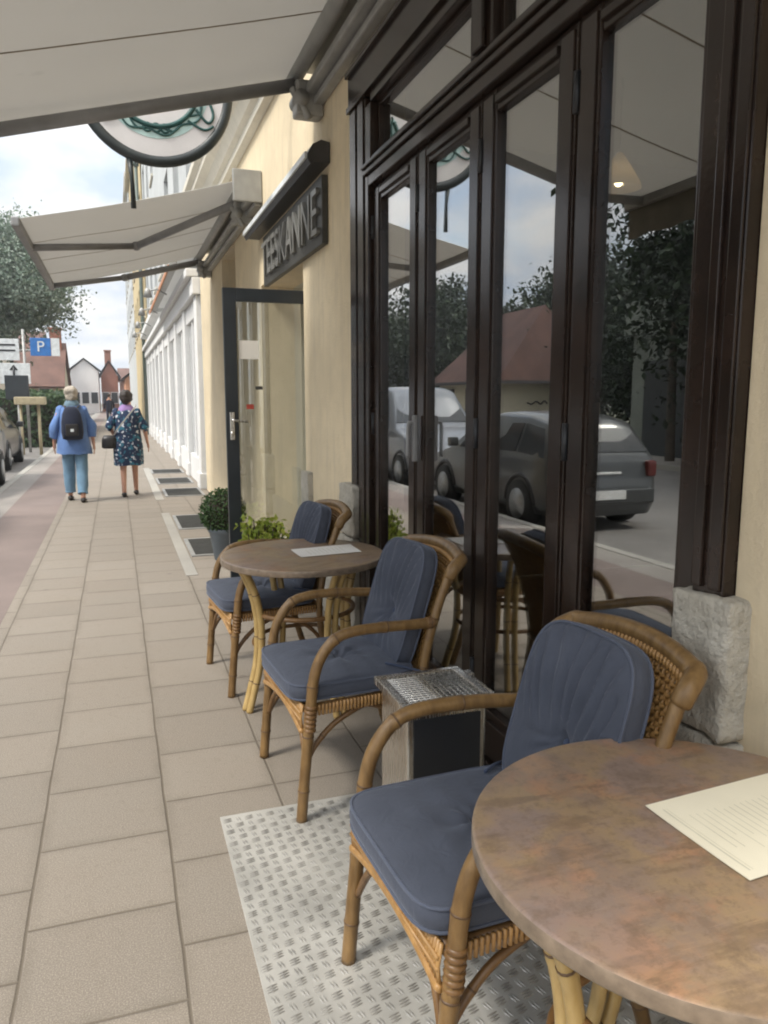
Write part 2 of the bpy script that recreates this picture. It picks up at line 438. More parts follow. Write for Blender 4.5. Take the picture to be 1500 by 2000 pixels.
M['wheel_rim'] = plain('wheel_rim', (.35, .36, .37, 1), .35, .8)
M['lamp_white'] = plain('headlight', (.75, .75, .75, 1), .1)
M['lamp_red'] = plain('tail_light', (.12, .025, .022, 1), .15)
M['plate_white'] = plain('number_plate', (.7, .7, .68, 1), .5)
M['sign_blue'] = plain('blue_sign_face', (.03, .16, .46, 1), .4)
M['sign_white'] = plain('white_sign_face', (.66, .69, .70, 1), .4)
M['post'] = plain('galvanised_post', (.32, .32, .31, 1), .5, .4)
M['wood_post'] = plain('weathered_timber', (.40, .34, .22, 1), .8)
M['grate'] = plain('dark_grate', (.075, .075, .07, 1), .7, .2)
M['red'] = plain('red_sticker', (.42, .06, .04, 1), .5)
t = NT('lit_bulb'); e = t.n('ShaderNodeEmission'); e.inputs[0].default_value = (1, .78, .45, 1); e.inputs[1].default_value = 9; t.l(e.outputs[0], t.out.inputs[0]); M['bulb'] = t.m
t = NT('lamp_shade_glass'); d = t.n('ShaderNodeBsdfTranslucent'); d.inputs[0].default_value = (.40, .30, .17, 1); d2 = t.n('ShaderNodeBsdfDiffuse'); d2.inputs[0].default_value = (.30, .23, .14, 1)
mx = t.n('ShaderNodeMixShader'); mx.inputs[0].default_value = .5; t.l(d.outputs[0], mx.inputs[1]); t.l(d2.outputs[0], mx.inputs[2]); t.l(mx.outputs[0], t.out.inputs[0]); M['shade'] = t.m

def struct(o): o['kind'] = 'structure'; return o

# ------------------------------------------------------------------ ground
def sheet(name, m, x0, x1, y0, y1, z):
    return struct(MB().quad((x0, y0, z), (x1, y0, z), (x1, y1, z), (x0, y1, z)).build(name, m))
sheet('ground', M['earth'], -160, 160, -80, 260, -.13)
sheet('road', M['asphalt'], -9.0, -1.93, -60, 160, -.122)
pv = MB(); pv.box(-.80, 1.75, -12, 160, -.12, 0); struct(pv.build('pavement', M['slabs']))
rp = MB(); rp.box(-1.45, -.803, -12, 160, -.12, -.004); struct(rp.build('cycle_path', M['red_path']))
gp = MB(); gp.box(-1.80, -1.453, -12, 160, -.12, -.008); struct(gp.build('paved_verge', M['strip']))
kb = MB()
y = -12.
while y < 150:
    kb.box(-1.93, -1.803, y, y + .99, -.15, -.002, .012); y += 1.0
struct(kb.build('kerb', M['kerb']))
fp = MB(); fp.box(-11.2, -9.12, -40, 160, -.13, -.01); struct(fp.build('far_pavement', M['strip']))
fk = MB(); fk.box(-9.12, -8.99, -40, 160, -.15, -.006, .01); struct(fk.build('far_kerb', M['kerb']))

# ------------------------------------------------------------------ cafe building
WX = 1.37      # wall face
def wall_cells(mb, X, D, y0, y1, z0, z1, ops):
    ys = sorted({y0, y1, *[o[0] for o in ops], *[o[1] for o in ops]}); zs = sorted({z0, z1, *[o[2] for o in ops], *[o[3] for o in ops]})
    for a, b in zip(ys, ys[1:]):
        for c, d in zip(zs, zs[1:]):
            ym, zm = (a + b) / 2, (c + d) / 2
            if any(o[0] < ym < o[1] and o[2] < zm < o[3] for o in ops): continue
            mb.quad((X, a, c), (X, b, c), (X, b, d), (X, a, d))
    for o in ops:
        a, b, c, d = o[:4]
        mb.quad((X, a, c), (X + D, a, c), (X + D, a, d), (X, a, d)); mb.quad((X, b, c), (X, b, d), (X + D, b, d), (X + D, b, c))
        mb.quad((X, a, d), (X, b, d), (X + D, b, d), (X + D, a, d))
        if c > z0: mb.quad((X, a, c), (X, b, c), (X + D, b, c), (X + D, a, c))
    return mb
cafe = thing('cafe_building', 'cream rendered cafe with dark folding glass doors and white stone plinth', 'building', (1.4, 3, 0))
def P(mb, name, m, parent=cafe):
    o = mb.build(name, m, parent)
    w = Vector((0, 0, 0)); q = parent
    while q: w += q.location; q = q.parent
    o.location = -w
    return o
# (objects above carry world coordinates in their meshes; P cancels the parent's offset)
OPN = [(1.405, 4.50, 0, 3.32), (5.80, 7.56, 0, 2.56), (9.15, 10.30, 0, 3.25)]
w = wall_cells(MB(), WX, .32, -4, 12.94, 0, 9.0, OPN + [(a, a + 1.0, 5.4, 7.3) for a in (-1.5, 1.0, 3.5, 6.0, 8.5, 11.0)])
w.box(WX + .02, 9, 12.90, 12.94, 0, 8.99); w.box(WX + .02, 9, -4, -3.96, 0, 8.99); w.box(WX + .004, 9.2, -4.1, 13.0, 9.0, 9.25)
P(w, 'wall', M['cream'])
for a in (-1.5, 1.0, 3.5, 6.0, 8.5, 11.0):
    f = P(MB().box(WX + .1, WX + .14, a + .003, a + .06, 5.403, 7.297).box(WX + .1, WX + .14, a + .94, a + .997, 5.403, 7.297).box(WX + .1, WX + .14, a + .06, a + .94, 5.403, 5.46).box(WX + .1, WX + .14, a + .06, a + .94, 7.24, 7.297).box(WX + .1, WX + .14, a + .47, a + .53, 5.46, 7.24), 'window', M['sign_white'])
    P(MB().box(WX + .115, WX + .125, a + .06, a + .94, 5.46, 7.24), 'pane', M['dark_glass'], f)
# cornice: stepped profile swept along the facade
def sweep_y(prof, y0, y1):
    mb = MB(); n = len(prof)
    mb.add([(x, yy, z) for yy in (y0, y1) for x, z in prof], [(i, i + 1, n + i + 1, n + i) for i in range(n - 1)] + [tuple(range(n))[::-1], tuple(range(n, 2 * n))])
    return mb
P(sweep_y([(1.366, 3.98), (1.30, 4.0), (1.30, 4.07), (1.25, 4.10), (1.20, 4.20), (1.12, 4.26), (1.12, 4.34), (1.06, 4.38), (1.06, 4.46), (1.366, 4.52)], -4.02, 12.96), 'cornice', M['trim'])
# plinth blocks (rough painted stone)
def rough_block(mb, x0, x1, y0, y1, z0, z1, amp=.008, n=9):
    mb2 = bmesh.new(); bmesh.ops.create_cube(mb2, size=1)
    bmesh.ops.subdivide_edges(mb2, edges=list(mb2.edges), cuts=n, use_grid_fill=True)
    vs = []
    for v in mb2.verts:
        p = Vector(((x0 + x1) / 2 + v.co.x * (x1 - x0), (y0 + y1) / 2 + v.co.y * (y1 - y0), (z0 + z1) / 2 + v.co.z * (z1 - z0)))
        e = sum(abs(abs(c) - .5) < 1e-4 for c in v.co)
        d = (Vector(v.co).normalized()) * (-.005 if e >= 2 else 0)
        nn = noise.noise_vector(p * 14) * amp + noise.noise_vector(p * 40) * amp * .4
        vs.append((p + d + nn)[:])
    mb2.verts.index_update()
    mb.add(vs, [[v.index for v in f.verts] for f in mb2.faces], True); mb2.free(); return mb
for (y0, y1, zs) in ((1.352, 1.545, (0, .36, .69, 1.035)), (4.34, 4.64, (0, .33, .66, .985))):
    for z0, z1 in zip(zs, zs[1:]):
        P(rough_block(MB(), 1.305, 1.44, y0 + random.uniform(-.006, .006), y1, z0 + .006, z1 - .004, .009, 16), 'plinth_block', M['stone'])
P(rough_block(MB(), 1.325, 1.40, 5.58, 5.80, 0.0, .95, .004), 'plinth_block', M['stone'])
P(rough_block(MB(), 1.335, 1.40, 4.67, 5.575, 0.0, .62, .004, 14), 'plinth_block', M['stone'])
# outer frame of the glazed front
f = MB()
f.box(1.345, 1.47, 4.203, 4.497, 0, 3.10, .006); f.box(1.345, 1.47, 4.15, 4.20, 0, 2.69, .004); f.box(1.338, 1.345, 4.36, 4.46, .99, 3.10, .003); f.box(1.338, 1.345, 4.22, 4.32, 0.02, 3.10, .003)
f.box(1.345, 1.47, 4.11, 4.20, 2.745, 3.05, .006)
f.box(1.335, 1.47, 1.408, 1.512, 0, 3.05, .005); f.box(1.327, 1.335, 1.415, 1.455, 1.045, 3.05, .004); f.box(1.325, 1.335, 1.475, 1.507, 1.045, 3.05, .004)
f.box(1.36, 1.47, 1.512, 1.585, 2.78, 3.05, .005)
f.box(1.345, 1.47, 1.512, 4.11, 3.05, 3.10, .005)
f.box(1.338, 1.47, 1.408, 4.497, 3.103, 3.315, .004); f.box(1.318, 1.338, 1.408, 4.497, 3.29, 3.316, .004); f.box(1.325, 1.338, 1.408, 4.497, 3.103, 3.135, .004)
f.box(1.345, 1.47, 1.513, 4.149, 2.632, 2.69, .006); f.box(1.33, 1.47, 1.513, 4.20, 2.693, 2.72, .005); f.box(1.318, 1.47, 1.513, 4.20, 2.723, 2.742, .005); f.box(1.35, 1.47, 1.513, 4.11, 2.745, 2.778, .005)
f.box(1.355, 1.47, 2.71, 2.90, 2.781, 3.048, .008); f.box(1.335, 1.355, 2.76, 2.85, 2.781, 3.048, .008)
f.box(1.36, 1.5, 1.513, 4.149, .0, .03, .005)
P(f, 'door_frame', M['frame'])
for (a, b) in ((1.588, 2.708), (2.903, 4.107)):
    o = P(MB().box(1.385, 1.42, a, a + .03, 2.781, 3.047, .004).box(1.385, 1.42, b - .03, b, 2.781, 3.047, .004).box(1.385, 1.42, a + .031, b - .031, 2.781, 2.805, .004).box(1.385, 1.42, a + .031, b - .031, 3.022, 3.047, .004), 'transom_window', M['frame'])
    P(MB().box(1.403, 1.409, a + .03, b - .03, 2.804, 3.023), 'pane', M['glass'], o)
LB = [1.515, 2.17, 2.825, 3.487, 4.147]
for i in range(4):
    a, b = LB[i] + .004, LB[i + 1] - .004; g0, g1 = a + .108, b - .112
    l = MB()
    for (s0, s1) in ((a, g0), (g1, b)):
        l.box(1.375, 1.43, s0, s1, .035, 2.628, .006)
        q0, q1 = (s0 + .028, s1 - .03)
        l.box(1.369, 1.376, q0 - .012, q1 + .012, .05, 2.61, .003)
    l.box(1.378, 1.43, g0 + .001, g1 - .001, 2.545, 2.626, .005); l.box(1.366, 1.379, g0 + .001, g1 - .001, 2.57, 2.60, .004)
    l.box(1.378, 1.43, g0 + .001, g1 - .001, .036, .24, .005); l.box(1.366, 1.379, g0 + .02, g1 - .02, .07, .2, .004)
    o = P(l, 'door_leaf', M['frame'])
    P(MB().box(1.3985, 1.4045, g0 - .004, g1 + .004, .237, 2.548), 'pane', M['glass'], o)
    for z in (.3, 1.3, 2.36): P(MB().tube([(1.37, b, z), (1.37, b, z + .12)], .011, 10), 'hinge', M['black'], o)
    if i == 2:
        P(MB().box(1.335, 1.357, 3.425, 3.452, 1.2, 1.42, .006).tube(spline([(1.345, 3.44, 1.38), (1.315, 3.44, 1.38), (1.312, 3.44, 1.30), (1.312, 3.44, 1.22)], 5), .009, 8), 'handle', M['alu_dark'], o)
# rooms behind the glass and the entrance
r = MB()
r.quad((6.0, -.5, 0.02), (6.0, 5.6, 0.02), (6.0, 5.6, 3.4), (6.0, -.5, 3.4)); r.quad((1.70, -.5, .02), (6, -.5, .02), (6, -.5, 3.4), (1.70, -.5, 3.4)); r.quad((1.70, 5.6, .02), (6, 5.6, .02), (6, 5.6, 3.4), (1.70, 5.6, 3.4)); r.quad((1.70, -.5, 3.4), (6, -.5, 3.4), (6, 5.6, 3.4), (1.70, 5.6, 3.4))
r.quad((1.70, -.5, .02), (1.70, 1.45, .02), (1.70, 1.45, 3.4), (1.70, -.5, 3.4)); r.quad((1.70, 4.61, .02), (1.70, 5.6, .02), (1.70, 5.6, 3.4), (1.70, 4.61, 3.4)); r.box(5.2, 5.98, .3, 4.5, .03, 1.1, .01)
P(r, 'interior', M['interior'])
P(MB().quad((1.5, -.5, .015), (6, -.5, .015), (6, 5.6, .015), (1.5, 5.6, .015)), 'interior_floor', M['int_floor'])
e = MB()
e.quad((WX + .32, 5.80, 0), (2.5, 5.80, 0), (2.5, 5.80, 2.56), (WX + .32, 5.80, 2.56)); e.quad((WX + .32, 7.56, 0), (2.5, 7.56, 0), (2.5, 7.56, 2.56), (WX + .32, 7.56, 2.56)); e.quad((WX + .32, 5.80, 2.56), (2.5, 5.80, 2.56), (2.5, 7.56, 2.56), (WX + .32, 7.56, 2.56))
e.box(WX + .002, 2.5, 5.803, 7.557, .001, .12)
P(e, 'entrance_lobby', M['cream_smooth'])
P(MB().box(2.44, 2.5, 5.81, 7.55, .121, 2.55, .006), 'inner_door', M['door_grey'])
# the glazed door standing open into the street
d = MB(); DY0, DY1 = 5.83, 5.875
d.box(.775, .868, DY0, DY1, .13, 2.30, .004); d.box(1.60, 1.69, DY0, DY1, .13, 2.30, .004); d.box(.869, 1.599, DY0, DY1, 2.205, 2.30, .004); d.box(.869, 1.599, DY0, DY1, .13, .26, .004)
door = P(d, 'door', M['door_grey'])
P(MB().box(.866, 1.602, 5.849, 5.855, .258, 2.207), 'pane', M['door_glass'], door)
P(MB().box(.800, .835, DY0 - .012, DY0, 1.19, 1.40, .004).tube(spline([(.818, DY0 - .01, 1.34), (.818, DY0 - .05, 1.34), (.85, DY0 - .055, 1.335), (.94, DY0 - .055, 1.325)], 5), .010, 8).tube([(.818, DY0 - .015, 1.24), (.818, DY0 - .002, 1.24)], .016, 12), 'handle', M['steel'], door)
P(MB().box(.885, 1.03, 5.843, 5.8475, 1.79, 1.925), 'notice', M['paper_white'], door)
P(MB().box(1.0, 1.055, 5.844, 5.8475, 1.565, 1.59), 'sticker', M['sign_board'], door)
P(MB().box(.93, .985, 5.844, 5.8475, 1.42, 1.455), 'sticker', M['red'], door)
# dark framed window under the second awning
wf = MB(); wf.box(WX + .2, WX + .26, 9.153, 9.23, 0.0, 3.247, .005).box(WX + .2, WX + .26, 10.22, 10.297, 0, 3.247, .005).box(WX + .2, WX + .26, 9.231, 10.219, 3.15, 3.247, .005).box(WX + .2, WX + .26, 9.231, 10.219, .0, .5, .005)
o = P(wf, 'window', M['frame']); P(MB().box(WX + .225, WX + .231, 9.228, 10.222, .498, 3.152), 'pane', M['dark_glass'], o)

# pendant lamp seen through the pane
lp = thing('pendant_lamp', 'lit pendant lamp with cream cone shade hanging behind the right glass door', 'lamp', (2.66, 3.76, 2.65))
lp.scale = (.72, .72, .72)
MB().tube([(0, 0, .22), (0, 0, .77)], .006, 6).build('cord', M['black'], lp)
MB().lathe([(.02, .24), (.05, .20), (.16, .02), (.17, -.02)], n=28, cap=False).build('lamp_shade', M['shade'], lp)
MB().sphere((0, 0, .04), (.035, .035, .045)).build('bulb', M['bulb'], lp)

# ------------------------------------------------------------------ signs on the facade
sg = thing('shop_sign', 'dark fascia sign with grey capital letters and sloping hood over the entrance', 'sign', (1.3, 5.9, 2.7))
def PO(mb, name, m, parent): return P(mb, name, m, parent)
PO(MB().box(1.325, 1.366, 5.06, 7.16, 2.50, 2.93, .006), 'sign_board', M['sign_board'], sg)
hd = sweep_y([(1.366, 3.11), (1.31, 3.12), (1.255, 3.09), (1.225, 3.04), (1.22, 3.0), (1.24, 2.97), (1.26, 2.985), (1.366, 2.985)], 5.0, 7.55)
PO(hd, 'hood', M['hood'], sg)
PO(MB().box(1.205, 1.2195, 5.01, 7.54, 3.005, 3.045, .003), 'highlight_strip', M['sign_white'], sg)  # white strip stands in for the bright highlight along the hood edge
Mt = Matrix.Translation((1.318, 6.11, 2.70)) @ Matrix.Rotation(-PI / 2, 4, 'Z') @ Matrix.Rotation(PI / 2, 4, 'X')
me = text_mesh('TEESKANNE', .42, .018, Mt, .88); o = link('lettering', me, M['letter'], sg); o.location = -sg.location

dsc = thing('hanging_sign', 'round pale sign with dark rim and green wreath emblem hanging from the facade', 'sign', (.365, 6.0, 3.68))
def ring_y(r, y, n=64): return [(r * math.cos(2 * PI * k / n), y, r * math.sin(2 * PI * k / n)) for k in range(n)]
MB().loft([ring_y(.50, -.025), ring_y(.50, .025)], True, False).build('face', M['disc'], dsc)
MB().tube(ring_y(.508, 0), .040, 10, closed=True).build('rim', M['disc_rim'], dsc)
em = MB(); eml = MB()
for yy in (-.031, .031):
    arc = [(.30 * math.cos(a), yy, .02 + .30 * math.sin(a)) for a in np.linspace(R(-165), R(-15), 30)]
    em.tube(arc, .017, 6)
    for (r0, r1, ph) in ((.335, .025, 0), (.36, .02, 1.5)):
        em.tube([((r0 + r1 * math.sin(a * 9 + ph)) * math.cos(a), yy, .02 + (r0 - .02 + r1 * math.sin(a * 9 + ph)) * math.sin(a)) for a in np.linspace(R(-172), R(-8), 60)], .008, 5)
    for sx in (-1, 1):
        em.tube(spline([(sx * .28, yy, -.14), (sx * .36, yy, -.22), (sx * .40, yy, -.16), (sx * .36, yy, -.02), (sx * .41, yy, .06)], 6), .010, 6)
        em.tube(spline([(sx * .22, yy, -.22), (sx * .33, yy, -.27), (sx * .40, yy, -.24)], 6), .009, 6)
    for k in (-1, 0, 1):
        em.tube([(k * .06 + .028 * math.cos(a), yy, -.29 + .028 * math.sin(a)) for a in np.linspace(0, 2 * PI, 14)][:-1], .008, 5, closed=True)
    eml.loft([[(r_ * math.cos(a), y_, .015 + r_ * math.sin(a)) for r_, y_ in ((.29, yy * .8), (.375, yy * .8), (.375, yy * .9), (.29, yy * .9))] for a in np.linspace(R(-170), R(-10), 30)], True, False)
em.build('emblem', M['emblem'], dsc); eml.build('emblem_ground', M['emblem_lt'], dsc)
MB().tube([(.42, 0, .36), (1.0, 0, .36)], .018, 8).box(.985, 1.004, -.05, .05, .25, .47, .003).build('bracket', M['disc_rim'], dsc)
MB().tube([(-.19, 0, -.50), (-.178, 0, -.62), (-.175, 0, -.84)], [.022, .014, .019], 8).build('finial_rod', M['disc_rim'], dsc)

# ------------------------------------------------------------------ awnings
def awning(name, label, X0, Z0, slope, xf, y0, y1, seams, arms, valance):
    t_ = thing(name, label, 'awning', (X0, (y0 + y1) / 2, Z0), group='awnings over the shopfronts')
    zf = lambda x: Z0 - slope * (X0 - x)
    cv = MB(); N = 26; K = 90
    def srf(yy, i):
        x = X0 - .03 + (xf - X0 + .03) * i / N
        sag = -.026 * math.sin(PI * i / N) - .009 * math.sin(PI * i / N) * math.sin(yy * 5.3 + i * .12) - .004 * math.sin(yy * 13 + i * .3) * math.sin(PI * i / N)
        return (x, yy, zf(x) + sag + .012)
    rows = [[srf(y0 + (y1 - y0) * k / K, i) for i in range(N + 1)] for k in range(K + 1)]
    vs = [p for r_ in rows for p in r_]; n = N + 1
    fs = [(k * n + i, k * n + i + 1, (k + 1) * n + i + 1, (k + 1) * n + i) for k in range(K) for i in range(N)]
    cv.add(vs, fs, True)
    vs2 = [(p[0], p[1], p[2] + .003) for p in vs]; cv.add(vs2, fs, True)
    PO(cv, 'canvas', M['canvas'], t_)
    if seams:
        for yy in seams:
            sm = MB(); sm.tube([(p[0], p[1], p[2] - .002) for p in (srf(yy, i) for i in range(N + 1))], .007, 6, squash=(.35, 1))
            PO(sm, 'seam', M['seam'], t_)
    bar = MB(); bar.box(xf - .05, xf + .02, y0 - .02, y1 + .02, zf(xf) - .05, zf(xf) + .03, .015)
    PO(bar, 'front_bar', M['alu_dark'], t_)
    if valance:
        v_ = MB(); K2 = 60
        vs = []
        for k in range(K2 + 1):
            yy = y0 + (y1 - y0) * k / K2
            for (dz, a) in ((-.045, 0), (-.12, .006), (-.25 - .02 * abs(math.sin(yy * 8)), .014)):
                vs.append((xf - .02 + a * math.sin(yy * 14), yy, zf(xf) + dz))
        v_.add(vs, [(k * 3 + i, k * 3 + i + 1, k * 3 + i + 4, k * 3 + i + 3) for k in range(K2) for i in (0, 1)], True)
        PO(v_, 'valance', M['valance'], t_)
    cs = MB()
    cs.tube([(X0 - .06, y0 + .02, Z0 - .035), (X0 - .06, y1 - .02, Z0 - .035)], .048, 16)
    PO(cs, 'roller', M['alu'], t_)
    PO(MB().box(X0 - .02, 1.366, y0, y1, Z0 - .17, Z0 - .115, .012), 'carrier_rail', M['alu'], t_)
    PO(MB().box(X0 + .03, 1.366, y0, y1, Z0 - .23, Z0 - .185, .01), 'wall_rail', M['alu'], t_)
    PO(MB().box(X0 - .10, 1.366, y0, y1, Z0 + .035, Z0 + .06, .008), 'sun_gap_blocker', M['alu'], t_)  # added strip that stops sun leaking between canvas and wall
    for (ya, ye, xe, yb) in arms:
        br = MB(); br.box(X0 - .085, 1.366, ya - .07, ya + .07, Z0 - .30, Z0 - .085, .02); br.tube([(X0 - .05, ya - .085, Z0 - .2), (X0 - .05, ya + .085, Z0 - .2)], .05, 14)
        br.tube(spline([(X0 - .1, ya - .02, Z0 - .14), (X0 - .06, ya - .05, Z0 - .22), (X0, ya - .06, Z0 - .32)], 5), .025, 8)
        PO(br, 'arm_bracket', M['alu'], t_)
        a = MB(); za = -.085
        e0, e1, e2 = Vector((X0 - .07, ya, zf(X0 - .07) + za)), Vector((xe, ye, zf(xe) + za)), Vector((xf, yb, zf(xf) - .02))
        a.tube([e0, e1], .042, 10, squash=(1.0, .7)); a.tube([e1, e2], .034, 10, squash=(1.0, .75)); a.sphere(e1, (.055, .055, .05))
        for q in (.5,): pass
        PO(a, 'folding_arm', M['alu_dark'], t_)
    return t_
aw1 = awning('awning', 'large beige canvas awning overhead above the tables, nearest to the viewer', 1.27, 3.605, .255, -1.08, .25, 5.36,
             (1.05, 2.22, 3.40, 4.40), [(5.20, 5.24, -.74, 5.15), (1.1, .7, .1, 1.1)], True)
aw2 = awning('awning', 'smaller beige canvas awning further along, over the window beyond the entrance', 1.27, 3.49, .255, -.71, 7.41, 11.5,
             (8.5, 9.5, 10.5), [(7.95, 9.2, .30, 8.55), (11.4, 11.42, .2, 11.3)], False)
PO(MB().box(1.1, 1.366, 7.36, 7.40, 3.28, 3.56, .01), 'end_cap', M['alu'], aw2)

# ------------------------------------------------------------------ armchairs
def cushion(w, l, t, button=None, pleat=False, n=7.0, rings=26, seg=96):
    """pad in the a-b plane (a: width, b: length), thickness along c; returns verts, faces, outline"""
    top, bot, out = [], [], []
    def orad(th): return 1 / ((abs(math.cos(th)) ** n + abs(math.sin(th)) ** n) ** (1 / n))
    def hgt(a, b, r):
        h = t * .30 + t * .20 * (1 - r ** 3) + t * .055 * (max(0, 1 - r ** 22)) ** .5 - t * .055
        h += .004 * noise.noise(Vector((a * 9, b * 9, t))) * (1 - r ** 4)
        if button:
            d = math.hypot(a - button[0], b - button[1])
            h -= .026 * math.exp(-(d / .028) ** 2) + .012 * math.exp(-(d / .085) ** 2)
            if pleat:
                s = (b - button[1]) / (l / 2 - button[1])
                if s > 0:
                    ph = a / (.50 + .50 * s) * 100 + 2.4 * noise.noise(Vector((a * 12, b * 7, 0)))
                    h += .0095 * math.sin(ph) * min(1, s * 3) * min(1, (1 - r ** 6) * 2.5) * (1 if abs(a) < w * .40 else .3)
                else:
                    h += .008 * math.sin(math.atan2(b - button[1], a - button[0]) * 13) * math.exp(-(d / .12) ** 2)
            else:
                h += .0040 * math.sin(b * 75 + 2 * noise.noise(Vector((a * 6, b * 6, 1)))) * math.exp(-((b - button[1]) / .15) ** 2) * (1 - r ** 4)
                h += .007 * math.sin(math.atan2(b - button[1], a - button[0]) * 7 + .6) * math.exp(-(d / .10) ** 2)
        return h
    vs = []; fs = []
    tops = []
    for side in (1, -1):
        o = len(vs); vs.append((0, 0, hgt(0, 0, 0) if side > 0 else -t * .48))
        for i in range(1, rings + 1):
            r = (i / rings) ** .8
            for k in range(seg):
                th = 2 * PI * k / seg; q = orad(th) * r
                a, b = q * math.cos(th) * w / 2, q * math.sin(th) * l / 2
                vs.append((a, b, hgt(a, b, r) if side > 0 else -(t * .30 + t * .18 * (1 - r ** 3))))
        for k in range(seg): fs.append((o, o + 1 + k, o + 1 + (k + 1) % seg))
        for i in range(rings - 1):
            for k in range(seg):
                p = o + 1 + i * seg; fs.append((p + k, p + (k + 1) % seg, p + seg + (k + 1) % seg, p + seg + k))
        tops.append(o + 1 + (rings - 1) * seg)
    o3 = len(vs); outline = []; zt = vs[tops[0]][2]
    for k in range(seg):
        th = 2 * PI * k / seg; q = orad(th); x_, y_ = q * math.cos(th) * w / 2, q * math.sin(th) * l / 2
        outline.append((x_, y_, 0))
    nw = 5
    for j in range(nw):
        f_ = (j + 1) / (nw + 1); z_ = t * .245 + (-t * .30 - t * .245) * f_; g_ = 1 + .022 * math.sin(PI * f_)
        for (x_, y_, _) in outline: vs.append((x_ * g_, y_ * g_, z_ + .002 * noise.noise(Vector((x_ * 20, y_ * 20, z_)))))
    prev = tops[0]
    for j in range(nw + 1):
        nx_ = o3 + j * seg if j < nw else tops[1]
        for k in range(seg): fs.append((prev + k, prev + (k + 1) % seg, nx_ + (k + 1) % seg, nx_ + k))
        prev = nx_
    return vs, fs, outline

def bamboo_tube(mb, nodes, path, r, step=.19, n=12):
    """tube with swollen joints; the dark joint rings go to the nodes mesh"""
    L = 0; rs = []; P_ = [Vector(p) for p in path]; nxt = step * .6
    Q = [P_[0]]
    for a, b in zip(P_, P_[1:]):
        d = (b - a).length; k = max(1, int(d / .012))
        Q += [a.lerp(b, j / k) for j in range(1, k + 1)]
    for i, p in enumerate(Q):
        if i: L += (p - Q[i - 1]).length
        ph = ((L - nxt + step / 2) % step) - step / 2
        rs.append(r * (1 + .10 * math.exp(-(ph / .008) ** 2)))
    mb.tube(Q, rs, n)
    L = 0
    for i in range(1, len(Q) - 1):
        l0 = L; L += (Q[i] - Q[i - 1]).length
        if (l0 - nxt) // step != (L - nxt) // step and L > .05:
            tdir = (Q[i + 1] - Q[i - 1]).normalized()
            mb.mi = 1; mb.tube([Q[i] - tdir * .0022, Q[i] + tdir * .0022], r * 1.12, n); mb.mi = 0

def wrap(mb, p, q, r, turns):
    P_, Q_ = Vector(p), Vector(q)
    for k in range(turns):
        c = P_.lerp(Q_, (k + .5) / turns); t_ = (Q_ - P_).normalized() * ((Q_ - P_).length / turns * .42)
        mb.tube([c - t_, c, c + t_], [r * .94, r * 1.06, r * .94], 12)

